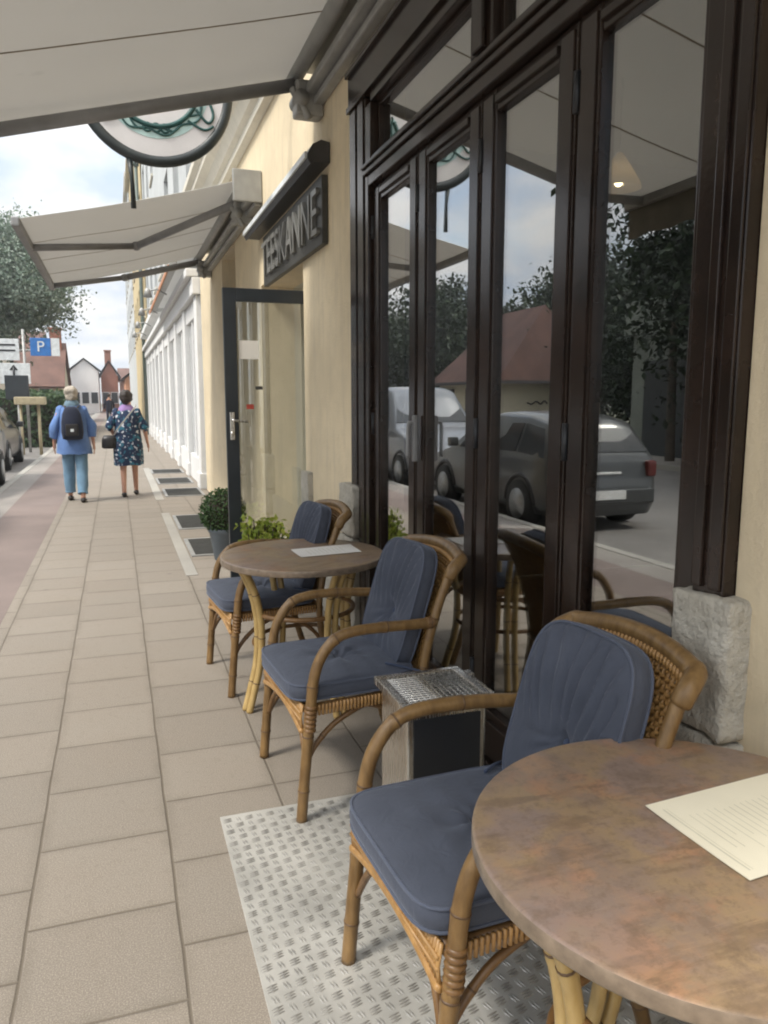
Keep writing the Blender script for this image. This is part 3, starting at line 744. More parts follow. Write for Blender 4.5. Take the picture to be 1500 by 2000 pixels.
def make_chair():
    root = thing('rattan_armchair', 'x', 'armchair', group='rattan armchairs along the cafe front')
    nodes = MB(); bind = MB()
    HW = .272
    back_path = []
    for s in (-1, 1):
        leg = MB()
        pts = [(0, s * HW, 0), (.018, s * HW, .20), (.04, s * HW, .42), (.055, s * HW, .53), (.082, s * HW, .60), (.130, s * HW, .655), (.195, s * HW, .677), (.30, s * HW, .680), (.42, s * (HW - .008), .674), (.535, s * (HW - .025), .666)]
        bamboo_tube(leg, nodes, spline(pts, 8), .0195)
        leg.build('front_leg', [M['bamboo'], M['node']], root)
        bd = MB(); wrap(bd, (.034, s * HW, .33), (.042, s * HW, .43), .0225, 6); bd.build('rattan_binding', M['bamboo_dk'], root)
        bd = MB(); wrap(bd, (.495, s * (HW - .018), .669), (.525, s * (HW - .023), .667), .022, 3); bd.build('rattan_binding', M['bamboo_dk'], root)
        rl = MB()
        bp = [(.57, s * .235, 0), (.51, s * .242, .20), (.485, s * .244, .40), (.505, s * .243, .55), (.545, s * .242, .70), (.60, s * .242, .848)]
        bamboo_tube(rl, nodes, spline(bp, 8), .0175)
        rl.build('rear_leg', [M['bamboo'], M['node']], root)
        # curved braces
        br = MB()
        bamboo_tube(br, nodes, spline([(.022, s * (HW - .014), .20), (.06, s * (HW - .02), .265), (.14, s * (HW - .03), .335), (.25, s * (HW - .035), .385)], 7), .0105)
        bamboo_tube(br, nodes, spline([(.505, s * (.245 - .012), .20), (.46, s * (HW - .035), .275), (.37, s * (HW - .037), .345), (.25, s * (HW - .038), .392)], 7), .0105)
        br.build('brace', [M['bamboo_dk'], M['node']], root)
    st = MB()
    bamboo_tube(st, nodes, spline([(.022, -.255, .20), (.03, -.19, .30), (.036, -.08, .352), (.036, .08, .352), (.03, .19, .30), (.022, .255, .20)], 6), .0095)
    st.build('front_brace', [M['bamboo_dk'], M['node']], root)
    fr = MB()
    for (a, b) in (((.035, -HW, .405), (.035, HW, .405)), ((.49, -.25, .405), (.49, .25, .405)), ((.035, -HW + .02, .41), (.49, -.235, .41)), ((.035, HW - .02, .41), (.49, .235, .41))):
        fr.tube([a, b], .016, 10)
    for k in range(9):
        yy = -.22 + .055 * k; fr.tube([(.04, yy, .405), (.48, yy, .405)], .006, 6)
    fr.build('seat_frame', M['bamboo_dk'], root)
    # woven apron under the front and sides of the seat
    ap = MB()
    for k in range(44):
        yy = -.255 + .51 * k / 43; zb = .345 - .0 + .03 * (1 - (yy / .255) ** 2)
        zb = .335 + .035 * (1 - (yy / .255) ** 2)
        ap.tube([(.012, yy, zb), (.008, yy, (zb + .425) / 2), (.016, yy, .428)], .0062, 6, squash=(.8, 1.0))
    for zz in (.40, .375):
        ap.tube([(.006, -.26, zz), (.003, 0, zz + .004), (.006, .26, zz)], .005, 6)
    ap.tube([(.012, -.262, .336)] + [(.010, -.255 + .51 * k / 12, .333 + .035 * (1 - ((-.255 + .51 * k / 12) / .255) ** 2)) for k in range(13)] + [(.012, .262, .336)], .011, 8)
    for s in (-1, 1):
        for k in range(30):
            xx = .06 + .40 * k / 29
            ap.tube([(xx, s * (HW - .006 - .02 * k / 29), .385), (xx, s * (HW - .004 - .02 * k / 29), .425)], .006, 5)
    ap.build('woven_apron', M['wicker'], root)
    # curved top rail and woven back
    def backpt(u, v):
        """u -1..1 across, v 0..1 up"""
        z = .43 + (.450 + .028 * (1 - u * u)) * v
        x = .492 + .02 * v + .13 * v * v + .042 * (1 - u * u) * (.35 + .65 * v)
        return Vector((x, u * (.228 + .020 * v), z))
    rail = MB()
    tp = [backpt(-1 + 2 * k / 24, 1) for k in range(25)]
    tp = [(.60, -.242, .832), (.612, -.248, .862)] + [p + Vector((.006, 0, .004)) for p in tp[1:-1]] + [(.612, .248, .862), (.60, .242, .832)]
    rail.tube(spline(tp, 3), .025, 12)
    rail.build('top_rail', M['bamboo'], root)
    wk = MB()
    for k in range(23):
        u = -.95 + 1.9 * k / 22
        wk.tube([backpt(u, v) + Vector((.004, 0, 0)) for v in np.linspace(0, 1, 12)], .0048, 5)
    nr = 36
    for j in range(nr):
        v = .02 + .93 * j / nr
        wk.tube([backpt(-1 + 2 * q / 44, v) + Vector((.004 + .0062 * (1 if (q + j) % 2 else -1), 0, 0)) for q in range(45)], .0058, 5, squash=(1.15, .7))
    for k in range(34):
        u = -.93 + 1.86 * k / 33
        a = backpt(u, .945); b = backpt(u, 1.0)
        wk.tube([a + Vector((-.006, 0, 0)), (a + b) / 2 + Vector((-.010, .004, 0)), b + Vector((-.004, .006, 0))], .0055, 5)
    wk.build('woven_back', M['wicker'], root)
    # cushions
    T = .094
    vs, fs, ol = cushion(.505, .49, T, (.0, -.02), False)
    Ms = Matrix.Translation((.225, 0, .467)) @ Matrix(((0, -1, 0, 0), (1, 0, 0, 0), (0, 0, 1, 0), (0, 0, 0, 1)))
    sc = MB(); sc.add([(Ms @ Vector(p))[:] for p in vs], fs, True); so = sc.build('seat_cushion', M['cushion'], root)
    pp = MB()
    for dz in (T * .25, -T * .30):
        MB().tube([(Ms @ Vector((p[0] * 1.004, p[1] * 1.004, dz)))[:] for p in ol], .0046, 6, closed=True).build('piping', M['piping'], so)
    MB().sphere((Ms @ Vector((0, -.02, .0))), (.012, .012, .016)).build('button', M['button'], so)
    vs, fs, ol = cushion(.40, .48, .10, (.0, -.045), True, 4.5)
    tilt = R(16.5)
    ax_b = Vector((math.sin(tilt), 0, math.cos(tilt))); ax_a = Vector((0, 1, 0)); ax_n = Vector((-math.cos(tilt), 0, math.sin(tilt)))
    c0 = Vector((.482, .006, .69))
    tf = lambda p: (c0 + ax_a * p[0] + ax_b * p[1] + ax_n * (p[2]) + Vector((.03 * (1 - (p[0] / .24) ** 2), 0, 0)))[:]
    bc = MB(); bc.add([tf(p) for p in vs], fs, True); bo = bc.build('back_cushion', M['cushion'], root)
    pp = MB()
    for dz in (.026, -.03):
        MB().tube([tf((p[0] * 1.004, p[1] * 1.004, dz)) for p in ol], .0044, 6, closed=True).build('piping', M['piping'], bo)
    MB().sphere(tf((0, -.045, .012)), (.012, .012, .012)).build('button', M['button'], bo)
    for q in (-1, 1): MB().tube(spline([(.36, q * .19, .513), (.42, q * .235, .503), (.47, q * .262, .49)], 5), .005, 6).build('tie_ribbon', M['button'], so)
    return root
chair = make_chair()
CH = [((.532, 1.522, 0.004), 2.6, 'rattan armchair with plump blue back cushion, closest to the viewer beside the rust brown table'),
      ((.540, 2.785, 0.003), 3.8, 'middle rattan armchair with blue cushions, next to the steel ash bin'),
      ((.462, 4.040, 0.0), 5.0, 'farthest rattan armchair, blue seat partly hidden behind the round table with white paper')]
for i, (loc, rz, lab) in enumerate(CH):
    c = chair if i == 0 else copy_tree(chair)
    c.location = loc; c.rotation_euler = (0, 0, R(rz)); c['label'] = lab

# ------------------------------------------------------------------ tables
def make_table():
    root = thing('bistro_table', 'x', 'table', group='round bistro tables')
    r = .402
    MB().lathe([(.001, .7075), (r - .01, .7075), (r - .002, .709), (r, .713), (r, .735), (r - .001, .7385)], n=96, cap=False).build('rim', M['rim'], root)
    MB().lathe([(r - .0008, .7385), (r - .004, .741), (r - .008, .7415), (.2, .7415), (.0005, .7415)], n=96, cap=False).build('tabletop', M['copper'], root)
    nodes = MB()
    for k in range(4):
        a = R(LEG_A) + k * PI / 2
        leg = MB()
        for off in (-.021, .021):
            ca, sa = math.cos(a), math.sin(a)
            pts = [(.325, .0), (.295, .10), (.262, .22), (.25, .34), (.252, .45), (.272, .56), (.305, .65), (.335, .703)]
            bamboo_tube(leg, nodes, spline([(q * ca - off * sa, q * sa + off * ca, z) for q, z in pts], 6), .0165, .22)
        leg.build('leg', [M['bamboo_lt'], M['node']], root)
    MB().tube([(.250 * math.cos(t_), .250 * math.sin(t_), .30) for t_ in np.linspace(0, 2 * PI, 33)][:-1], .011, 8, closed=True).build('stretcher', M['bamboo_dk'], root)
    st = MB(); st.tube([(.248 * math.cos(t_), .248 * math.sin(t_), .47) for t_ in np.linspace(0, 2 * PI, 33)][:-1], .012, 8, closed=True)
    st.build('stretcher', M['bamboo_dk'], root)
    MB().tube([(-.30, 0, .69), (.30, 0, .69)], .014, 8).tube([(0, .30, .69), (0, -.30, .69)], .014, 8).build('top_cross', M['bamboo_dk'], root)
    return root
tb = make_table()
tb.location = (.930, .985, .004); tb['label'] = 'large round rust brown table in the right foreground with cream menu on it'
tb2 = copy_tree(tb); tb2.location = (.842, 3.66, 0); tb2.rotation_euler = (0, 0, R(20)); tb2['label'] = 'round brown table further back with a white paper on it, between two armchairs'

def menu(name, label, corners, z, m, lines):
    c = [Vector((p[0], p[1], 0)) for p in corners]; o0 = sum(c, Vector()) / 4
    root = thing(name, label, 'menu', (o0.x, o0.y, z))
    c = [p - o0 for p in c]
    N = 14; vs = []; 
    def at(u, v): 
        p = c[0].lerp(c[1], u).lerp(c[3].lerp(c[2], u), v)
        return Vector((p.x, p.y, .0012 + .004 * (abs(u - .5) * 2) ** 3 * .4))
    mb = MB(); n = N + 1
    vs = [at(i / N, j / N)[:] for j in range(n) for i in range(n)]
    fs = [(j * n + i, j * n + i + 1, (j + 1) * n + i + 1, (j + 1) * n + i) for j in range(N) for i in range(N)]
    mb.add(vs, fs, True); mb.add([(p[0], p[1], p[2] - .001) for p in vs], fs, True)
    mb.mi = 1
    if lines:
        ink = mb
        for (u0, u1, v, wd) in lines:
            a, b = at(u0, v), at(u1, v); d = (at(u0, v + wd) - a)
            k = 10
            for q in range(k):
                p0, p1 = at(u0 + (u1 - u0) * q / k, v), at(u0 + (u1 - u0) * (q + 1) / k, v)
                e = Vector((0, 0, .0004)); ink.quad((p0 + e)[:], (p1 + e)[:], (p1 + d + e)[:], (p0 + d + e)[:])
    mb.build('sheet', [m, M['ink']], root)
    return root
rl = random.Random(3)
L1 = [(.10, .92, .06, .010), (.10, .92, .085, .004)]
for j in range(16):
    L1.append((.22 + rl.uniform(0, .05), .55 + rl.uniform(0, .25), .16 + j * .046, .006))
menu('menu_card', 'cream printed menu sheet lying on the near brown table', [(.898, 1.104), (.909, .862), (1.235, .885), (1.222, 1.127)], .7463, M['paper'], L1)
menu('paper_sheet', 'plain white paper lying on the far round table', [(.802, 3.757), (.81, 3.552), (1.125, 3.588), (1.128, 3.80)], .7418, M['paper_white'], [(.2, .8, .2 + .07 * j, .008) for j in range(9)])

# ------------------------------------------------------------------ ash bin
bn = thing('ash_bin', 'square stainless steel bin with sand filled ashtray top standing by the doors', 'bin', (.905, 2.145, 0))
bn.scale = (1.10, 1, 1)
b = MB(); h = .125
b.box(-.118, .118, -.118, .118, .03, .575, .006); b.build('body', M['steel'], bn)
MB().box(-.10, .10, -.122, -.1185, .06, .55, .001).build('front_panel', M['black'], bn)
MB().box(-.108, .108, -.108, .108, .0, .029).build('foot', M['black'], bn)
l = MB()
for (x0, x1, y0, y1) in ((-.137, .137, -.137, -.112), (-.137, .137, .112, .137), (-.137, -.112, -.1115, .1115), (.112, .137, -.1115, .1115)):
    l.box(x0, x1, y0, y1, .577, .603, .004)
l.tube([(.145, -.10, .59), (.145, .10, .59)], .009, 8); l.box(.138, .16, .06, .1, .57, .60, .003)
l.build('lid', M['steel'], bn)
MB().box(-.111, .111, -.111, .111, .577, .588).build('ash_tray', M['sand'], bn)
g = MB()
for k in range(13):
    q = -.10 + .2 * k / 12
    g.tube([(q, -.111, .593), (q, .111, .593)], .0022, 5); g.tube([(-.111, q, .5955), (.111, q, .5955)], .0022, 5)
g.build('grid', M['steel'], bn)

# ------------------------------------------------------------------ checker plate
cp = thing('checker_plate', 'pale metal checker plate lying on the pavement under the near armchair', 'metal plate', (.76, 1.7, 0))
X0_, X1_, Y0_, Y1_ = -.475, .50, -1.1, .935
tr = MB(); tr.box(X0_, X1_, Y0_, Y1_, .0005, .004, .0012); tr.mi = 1; s = .038; nx = int((X1_ - X0_) / s); ny = int((Y1_ - Y0_) / s)
for i in range(nx):
    for j in range(ny):
        cx, cy = X0_ + (i + .6) * s, Y0_ + (j + .6) * s
        if cy < -.9: continue
        horiz = (i + j) % 2 == 0
        for q in ((-1, 0, 1) if horiz else (-.5, .5)):
            if horiz: ax, px = Vector((1, .25, 0)), Vector((0, 1, 0))
            else: ax, px = Vector((-.25, 1, 0)), Vector((1, 0, 0))
            ax.normalize(); L_ = .0175; W_ = .0042
            c = Vector((cx, cy, .004)) + px * q * .0092
            b_ = [c - ax * L_, c - px * W_, c + ax * L_, c + px * W_]
            tp_ = [c - ax * L_ * .6 + Vector((0, 0, .0028)), c - px * W_ * .4 + Vector((0, 0, .0028)), c + ax * L_ * .6 + Vector((0, 0, .0028)), c + px * W_ * .4 + Vector((0, 0, .0028))]
            tr.add([p[:] for p in b_ + tp_], [(0, 1, 5, 4), (1, 2, 6, 5), (2, 3, 7, 6), (3, 0, 4, 7), (4, 5, 6, 7)])
tr.build('sheet', [M['plate'], M['tread']], cp)

# ------------------------------------------------------------------ cellar grates in the pavement
def grate(x0, x1, y0, y1):
    g_ = thing('cellar_grate', 'x', 'grate', ((x0 + x1) / 2, (y0 + y1) / 2, 0), group='cellar grates along the facades')
    hx, hy = (x1 - x0) / 2, (y1 - y0) / 2
    MB().box(-hx, hx, -hy, -hy + .04, .0, .014, .002).box(-hx, hx, hy - .04, hy, 0, .014, .002).box(-hx, -hx + .04, -hy + .041, hy - .041, 0, .014, .002).box(hx - .04, hx, -hy + .041, hy - .041, 0, .014, .002).build('frame', M['post'], g_)
    b_ = MB(); b_.box(-hx + .041, hx - .041, -hy + .041, hy - .041, .0, .004)
    k = -hy + .055
    while k < hy - .05:
        b_.box(-hx + .042, hx - .042, k, k + .012, .0045, .011); k += .03
    b_.build('bars', M['grate'], g_); return g_
for (x0, x1, y0, y1, lab) in ((.62, 1.18, 7.40, 8.35, 'dark cellar grate in the pavement right beside the potted ball shrub'), (.62, 1.2, 9.0, 10.1, 'dark cellar grate just beyond the potted ball shrub'),
                              (.66, 1.26, 12.15, 13.2, 'dark cellar grate nearest on the white shopfront side, by the floral dress woman'), (.64, 1.26, 14.0, 15.0, 'dark cellar grate in the middle of the white shopfront'), (.62, 1.26, 16.0, 16.9, 'dark cellar grate farthest down the white shopfront')):
    grate(x0, x1, y0, y1)['label'] = lab
struct(MB().box(.50, .60, 6.6, 10.4, 0, .006).box(.50, .62, 11.8, 17.4, 0, .006).build('pavement_edging', M['kerb']))

# ------------------------------------------------------------------ plants
def leaf_cloud(mb_v, mb_f, pts, size, rnd, aspect=.55, up=.3):
    for p in pts:
        n = Vector((rnd.gauss(0, 1), rnd.gauss(0, 1), rnd.gauss(0, 1) + up)).normalized()
        a = n.orthogonal().normalized(); a = Matrix.Rotation(rnd.uniform(0, 2 * PI), 3, n) @ a
        b_ = n.cross(a); s_ = size * rnd.uniform(.6, 1.25)
        o = len(mb_v); p = Vector(p)
        mb_v += [(p - a * s_)[:], (p + b_ * s_ * aspect + n * s_ * .15)[:], (p + a * s_)[:], (p - b_ * s_ * aspect + n * s_ * .15)[:]]
        mb_f.append((o, o + 1, o + 2, o + 3))
def foliage(name, pts, size, m, parent, rnd, aspect=.55):
    v, f_ = [], []; leaf_cloud(v, f_, pts, size, rnd, aspect)
    me = bpy.data.meshes.new(name); me.from_pydata(v, [], f_); me.update()
    return link(name, me, m, parent)
rnd = random.Random(11)
tp = thing('topiary_ball', 'clipped dark green ball shrub in a grey pot behind the open door', 'plant', (.90, 7.2, 0))
MB().lathe([(.085, 0), (.09, .01), (.13, .26), (.142, .27), (.142, .30), (.125, .30), (.12, .275)], n=28).build('pot', M['pot'], tp)
MB().tube([(0, 0, .25), (0, 0, .34)], .015, 8).build('stem', M['bark'], tp)
pts = []
while len(pts) < 2600:
    d = Vector((rnd.gauss(0, 1), rnd.gauss(0, 1), rnd.gauss(0, 1))).normalized() * (.215 * (rnd.uniform(.78, 1.03)))
    k = 1 + .10 * noise.noise(d * 9); pts.append((d.x * k, d.y * k, .46 + d.z * k * .98))
foliage('leaf_ball', pts, .016, M['topiary'], tp, rnd)
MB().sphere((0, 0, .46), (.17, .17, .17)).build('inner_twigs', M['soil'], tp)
sh = thing('potted_shrub', 'yellow green leafy shrub in a low pot by the entrance', 'plant', (.945, 5.40, 0))
sh.scale = (1.15, 1.15, 1.12)
MB().lathe([(.10, 0), (.12, .01), (.15, .27), (.16, .28), (.16, .30), (.14, .30), (.13, .27)], n=28).build('pot', M['pot'], sh)
pts = []; stm = MB()
for k in range(26):
    a = rnd.uniform(0, 2 * PI); rr = rnd.uniform(.02, .19); hgt = .56 - .9 * rr * rr * 6 * rnd.uniform(.4, 1) + rnd.uniform(-.03, .03)
    tip = Vector((rr * math.cos(a), rr * math.sin(a), max(.36, hgt)))
    stm.tube([(tip.x * .2, tip.y * .2, .27), (tip.x * .6, tip.y * .6, .36), tip[:]], .004, 5)
    for q in range(26):
        c = tip * rnd.uniform(.75, 1.02); pts.append((c.x + rnd.gauss(0, .03), c.y + rnd.gauss(0, .03), c.z + rnd.gauss(0, .022)))
stm.build('stems', M['bark'], sh); foliage('leaves', pts, .024, M['shrub'], sh, rnd)

def tree(label, x, y, z0, crown_c, crown_r, n_clump, n_leaf, size, m, seed, trunk_r=.2, name='leafy_tree', group='trees across the street', sub=None):
    rd = random.Random(seed)
    root = thing(name, label, 'tree', (x, y, z0), group=group)
    cc = Vector(crown_c); cr = Vector(crown_r)
    tk = MB(); top = Vector((cc.x * .5, cc.y * .5, cc.z - cr.z * .35))
    tk.tube(spline([(0, 0, 0), (top.x * .1 + .05, top.y * .2, top.z * .4), (top.x * .5, top.y * .5 + .08, top.z * .75), top], 5), [trunk_r * (1 - .55 * i / 15) for i in range(16)], 10)
    clumps = []
    for k in range(n_clump):
        d = Vector((rd.gauss(0, 1), rd.gauss(0, 1), rd.gauss(0, 1) + .15)).normalized() * rd.uniform(.45, 1.0)
        c = cc + Vector((d.x * cr.x, d.y * cr.y, d.z * cr.z)); clumps.append((c, rd.uniform(.55, 1.15)))
        if k % 3 == 0:
            mid = top.lerp(c, .5) + Vector((rd.uniform(-.3, .3), rd.uniform(-.3, .3), rd.uniform(0, .3)))
            tk.tube(spline([top * .8 + Vector((0, 0, top.z * .1)), mid, c], 4), [trunk_r * .35 * (1 - .85 * i / 8) for i in range(9)], 6)
    tk.build('trunk', M['bark'], root)
    pts = []; cs = min(cr) * .34
    for i in range(n_leaf):
        c, s_ = clumps[i % n_clump]
        d = Vector((rd.gauss(0, 1), rd.gauss(0, 1), rd.gauss(0, .75))) * cs * s_ * .62
        pts.append(c + d)
    foliage('crown', pts, size, m, root, rd)
    return root
tree('tall grey green tree rising at the left edge above the road signs', -6.2, 40.0, -.1, (.9, -.5, 6.6), (3.7, 3.6, 2.9), 190, 66000, .095, M['tree_a'], 3, .25, group='trees along the street')
tree('big dark tree reflected in the rightmost glass door, nearest across the street', -13.5, 12.0, -.1, (.6, .4, 4.7), (5.0, 5.4, 4.3), 190, 60000, .105, M['tree_b'], 5, .28)
tree('dark tree reflected beside the pale garage', -15.5, 20.0, -.1, (0, 0, 3.6), (4.2, 5.0, 3.6), 130, 36000, .115, M['tree_b'], 8, .22)
tree('green tree reflected directly behind the red roofed house', -20.0, 33.0, -.1, (0, 0, 4.2), (5.0, 6, 3.7), 130, 36000, .13, M['tree_c'], 13, .25)
tree('green tree reflected at the left of the red roofed house', -15.5, 43.0, -.1, (0, 0, 4.0), (5.0, 6.5, 4.1), 130, 34000, .14, M['tree_c'], 17, .25)
tree('bushy dark tree reflected behind the white van', -12.5, 56.0, -.1, (0, 0, 4.0), (4.8, 6, 4.2), 90, 13000, .25, M['tree_b'], 19, .25)
tree('far dark tree reflected left in the second glass door', -20.0, 62.0, -.1, (0, 0, 4.2), (7, 7, 4.4), 90, 13000, .27, M['tree_c'], 23, .25)
tree('small tree with hanging twigs reflected at the top of the third glass door', -9.9, 15.4, -.1, (0.1, 0, 5.6), (1.7, 1.8, 1.5), 26, 2600, .11, M['tree_b'], 29, .12)

# ------------------------------------------------------------------ reflected house and garage across the street
hs = thing('red_roofed_house', 'low beige house with hipped red tile roof reflected in the glass doors', 'house', (-15, 33, -.12))
HX0, HX1, HY0, HY1 = -15.4, -11.0, 26.3, 32.2
wl = MB(); wl.box(HX0, HX1, HY0, HY1, -.12, 2.15)
P(wl, 'wall', M['beige_wall'], hs)
ev = .35; rz = 5.1; q0, q1 = 27.0, 30.4; xr = (HX0 + HX1) / 2
a, b_, c, d = (HX0 - ev, HY0 - ev, 2.17), (HX1 + ev, HY0 - ev, 2.17), (HX1 + ev, HY1 + ev, 2.17), (HX0 - ev, HY1 + ev, 2.17)
e, f2 = (xr, q0, rz), (xr, q1, rz)
rf = MB(); rf.add([a, b_, c, d, e, f2], [(0, 1, 4), (1, 2, 5, 4), (2, 3, 5), (3, 0, 4, 5), (0, 3, 2, 1)])
P(rf, 'roof', M['roof_red'], hs)
P(MB().box(HX1 + ev, HX1 + ev + .1, HY0 - ev, HY1 + ev, 2.05, 2.17), 'gutter', M['roof_dark'], hs); P(MB().box(HX0 - ev, HX1 + ev, HY0 - ev - .1, HY0 - ev, 2.05, 2.17), 'gutter', M['roof_dark'], hs)
for yy in (28.3, 30.6):
    o = P(MB().box(HX1, HX1 + .05, yy, yy + 1.1, .5, 1.9, .01), 'window', M['frame'], hs); P(MB().box(HX1 + .051, HX1 + .06, yy + .08, yy + 1.02, .58, 1.82), 'pane', M['dark_glass'], hs if False else o)
P(MB().box(HX1, HX1 + .05, 26.8, 27.7, -.1, 2.0, .01), 'door', M['brick'], hs)
P(MB().tube([(-12.6 + .35 * math.cos(t_), HY0 - .02, .62 + .35 * math.sin(t_)) for t_ in np.linspace(0, 2 * PI, 28)][:-1], .07, 8, closed=True), 'wreath', M['topiary'], hs)
P(MB().tube(spline([(-13.0, HY0 - .012, 1.30), (-12.85, HY0 - .012, 1.40), (-12.7, HY0 - .012, 1.28), (-12.5, HY0 - .012, 1.38), (-12.3, HY0 - .012, 1.28), (-12.1, HY0 - .012, 1.34)], 6), .03, 6), 'wall_script', M['black'], hs)
gr = thing('garage', 'pale flat roofed garage reflected among the trees', 'garage', (-12.6, 16, -.12))
P(MB().box(-14.0, -10.8, 14.3, 18.2, -.12, 3.2), 'wall', M['green_wall'], gr); P(MB().box(-14.2, -10.6, 14.1, 18.4, 3.2, 4.1, .02), 'roof', M['green_wall'], gr); P(MB().box(-10.8, -10.74, 14.8, 17.6, -.1, 2.5, .01), 'door', M['door_grey'], gr)
lw = thing('garden_wall', 'low pale garden wall reflected behind the silver car', 'wall', (-11.4, 8, -.12))
P(MB().box(-11.6, -11.3, -2, 13.9, -.12, .75, .01), 'wall', M['beige_wall'], lw); P(MB().box(-11.65, -11.25, -2.05, 13.95, .75, .83, .015), 'coping', M['kerb'], lw)
fn = thing('iron_railing', 'dark iron railing on top of the garden wall reflected in the glass', 'railing', (-11.45, 8, .83))
P(MB().tube([(-11.45, -2, 1.9), (-11.45, 13.9, 1.9)], .025, 6), 'rail', M['black'], fn); P(MB().tube([(-11.45, -2, 1.0), (-11.45, 13.9, 1.0)], .02, 6), 'rail', M['black'], fn)
bb = MB(); y = -1.95
while y < 13.9: bb.box(-11.462, -11.438, y, y + .024, .83, 2.05); y += .14
o = P(bb, 'bars', M['black'], fn); 

# ------------------------------------------------------------------ houses along the right side
def row_house(name, label, X, y0, y1, ztop, m, storeys, bays, roof=None, wm='dark_glass', z_first=4.3):
    t_ = thing(name, label, 'building', (X, (y0 + y1) / 2, 0))
    ops = []
    bw = (y1 - y0) / bays; sh_ = (ztop - z_first) / max(1, storeys)
    for s_ in range(storeys):
        for k in range(bays):
            a = y0 + bw * k + bw * .27; ops.append((a, a + bw * .46, z_first + sh_ * s_ + sh_ * .2, z_first + sh_ * s_ + sh_ * .78))
    mb = wall_cells(MB(), X, .25, y0, y1, 0, ztop, ops)
    mb.box(X + .004, X + 8, y0, y0 + .05, 0, ztop - .01); mb.box(X + .004, X + 8, y1 - .05, y1, 0, ztop - .01)
    P(mb, 'wall', m, t_)
    for (a, b2, c2, d2) in ops:
        o = P(MB().box(X + .12, X + .16, a + .003, a + .07, c2 + .003, d2 - .003).box(X + .12, X + .16, b2 - .07, b2 - .003, c2 + .003, d2 - .003).box(X + .12, X + .16, a + .07, b2 - .07, d2 - .08, d2 - .003).box(X + .12, X + .16, a + .07, b2 - .07, c2 + .003, c2 + .08).box(X + .11, X + .15, (a + b2) / 2 - .03, (a + b2) / 2 + .03, c2 + .08, d2 - .08), 'window', M['sign_white'], t_)
        P(MB().box(X + .13, X + .14, a + .07, b2 - .07, c2 + .08, d2 - .08), 'pane', M[wm], o)
        P(MB().box(X - .06, X + .1, a - .08, b2 + .08, c2 - .08, c2 - .002, .01), 'sill', M['trim'], o)
    P(MB().box(X - .25, X + .2, y0, y1, ztop, ztop + .25, .04), 'cornice', M['trim'], t_)
    rf_ = MB(); rf_.add([(X - .2, y0, ztop + .25), (X - .2, y1, ztop + .25), (X + 4, y0, ztop + 3), (X + 4, y1, ztop + 3), (X + 8, y0, ztop + .25), (X + 8, y1, ztop + .25)], [(0, 1, 3, 2), (2, 3, 5, 4), (0, 2, 4), (1, 5, 3)])
    P(rf_, 'roof', roof or M['roof_red'], t_)
    return t_
ws = row_house('white_shop_building', 'pale grey building with tall white shopfront beyond the cream cafe', 1.42, 12.95, 34, 11.0, M['grey_wall'], 2, 7)
# white shopfront: pilasters, recessed panes, stall riser
pm = MB(); pn = MB()
y = 13.05; k = 0
while y < 33.8:
    pm.box(1.30, 1.415, y, y + .42, .0, 3.15, .012); pm.box(1.27, 1.415, y - .02, y + .44, 0.0, .26, .012)
    if y + 2.3 < 34.2:
        pm.box(1.33, 1.415, y + .43, y + 2.26, 0, .46, .01); pm.box(1.33, 1.415, y + .43, y + 2.26, 2.86, 3.14, .01)
        pm.box(1.35, 1.415, y + 1.30, y + 1.38, .461, 2.859, .01)
        pn.box(1.39, 1.412, y + .43, y + 1.299, .461, 2.859); pn.box(1.39, 1.412, y + 1.381, y + 2.26, .461, 2.859)
    y += 2.3
pm.box(1.24, 1.415, 12.97, 33.95, 3.153, 3.42, .02); pm.box(1.15, 1.415, 12.97, 33.95, 3.423, 3.55, .02); pm.box(1.10, 1.415, 12.97, 33.95, 3.9, 4.1, .03)
P(pm, 'shopfront', M['white_wall'], ws); P(pn, 'shop_window', M['pale_glass'], ws)
# spotlights above the white shopfront
for i, yy in enumerate((16.0, 19.5, 23.0, 26.5)):
    s_ = thing('spotlight', ['small spotlight above the white shopfront, nearest of the row', 'small spotlight above the white shopfront, second along the row', 'small spotlight above the white shopfront, third along the row', 'small spotlight above the white shopfront, farthest of the row'][i], 'spotlight', (1.05, yy, 3.5), group='spotlights above the white shopfront')
    MB().tube([(0, 0, 0), (-.18, 0, .10), (-.34, 0, .06)], .016, 6).build('arm', M['post'], s_)
    MB().lathe([(.02, .1), (.05, .06), (.085, -.08), (.08, -.08), (.03, .0)], (-.36, 0, .02), 14).build('lamp_head', M['alu'], s_)
# projecting folded awning / rail of that shop
fa = thing('folded_awning', 'folded orange and grey awning case above the white shopfront', 'awning', (1.0, 16, 3.7))
P(MB().box(.92, 1.06, 13.3, 20.5, 3.60, 3.72, .03), 'case', M['alu'], fa); P(MB().box(.90, .925, 13.3, 20.5, 3.56, 3.64, .008), 'rail', M['orange_wall'], fa); P(MB().box(1.06, 1.42, 13.5, 13.56, 3.62, 3.7), 'bracket', M['alu'], fa); P(MB().box(1.06, 1.42, 20.2, 20.26, 3.62, 3.7), 'bracket', M['alu'], fa)
dp = tag(MB().tube([(1.22, 33.9, 0), (1.22, 33.9, 10.9)], .07, 10).tube([(1.22, 33.9, 10.7), (1.22, 33.9, 11.0)], .12, 10).build('downpipe', plain('green_grey_pipe', (.12, .15, .13, 1), .5)), 'dark green downpipe at the far corner of the white shopfront building', 'downpipe')
row_house('yellow_building', 'yellowish building with grey upper floors beyond the white shopfront', 1.38, 34.05, 52, 14.0, M['yellow_wall'], 3, 6)
row_house('grey_building', 'tall pale grey building farther along the right side', 1.40, 52.1, 78, 15.0, M['grey_wall'], 4, 7)
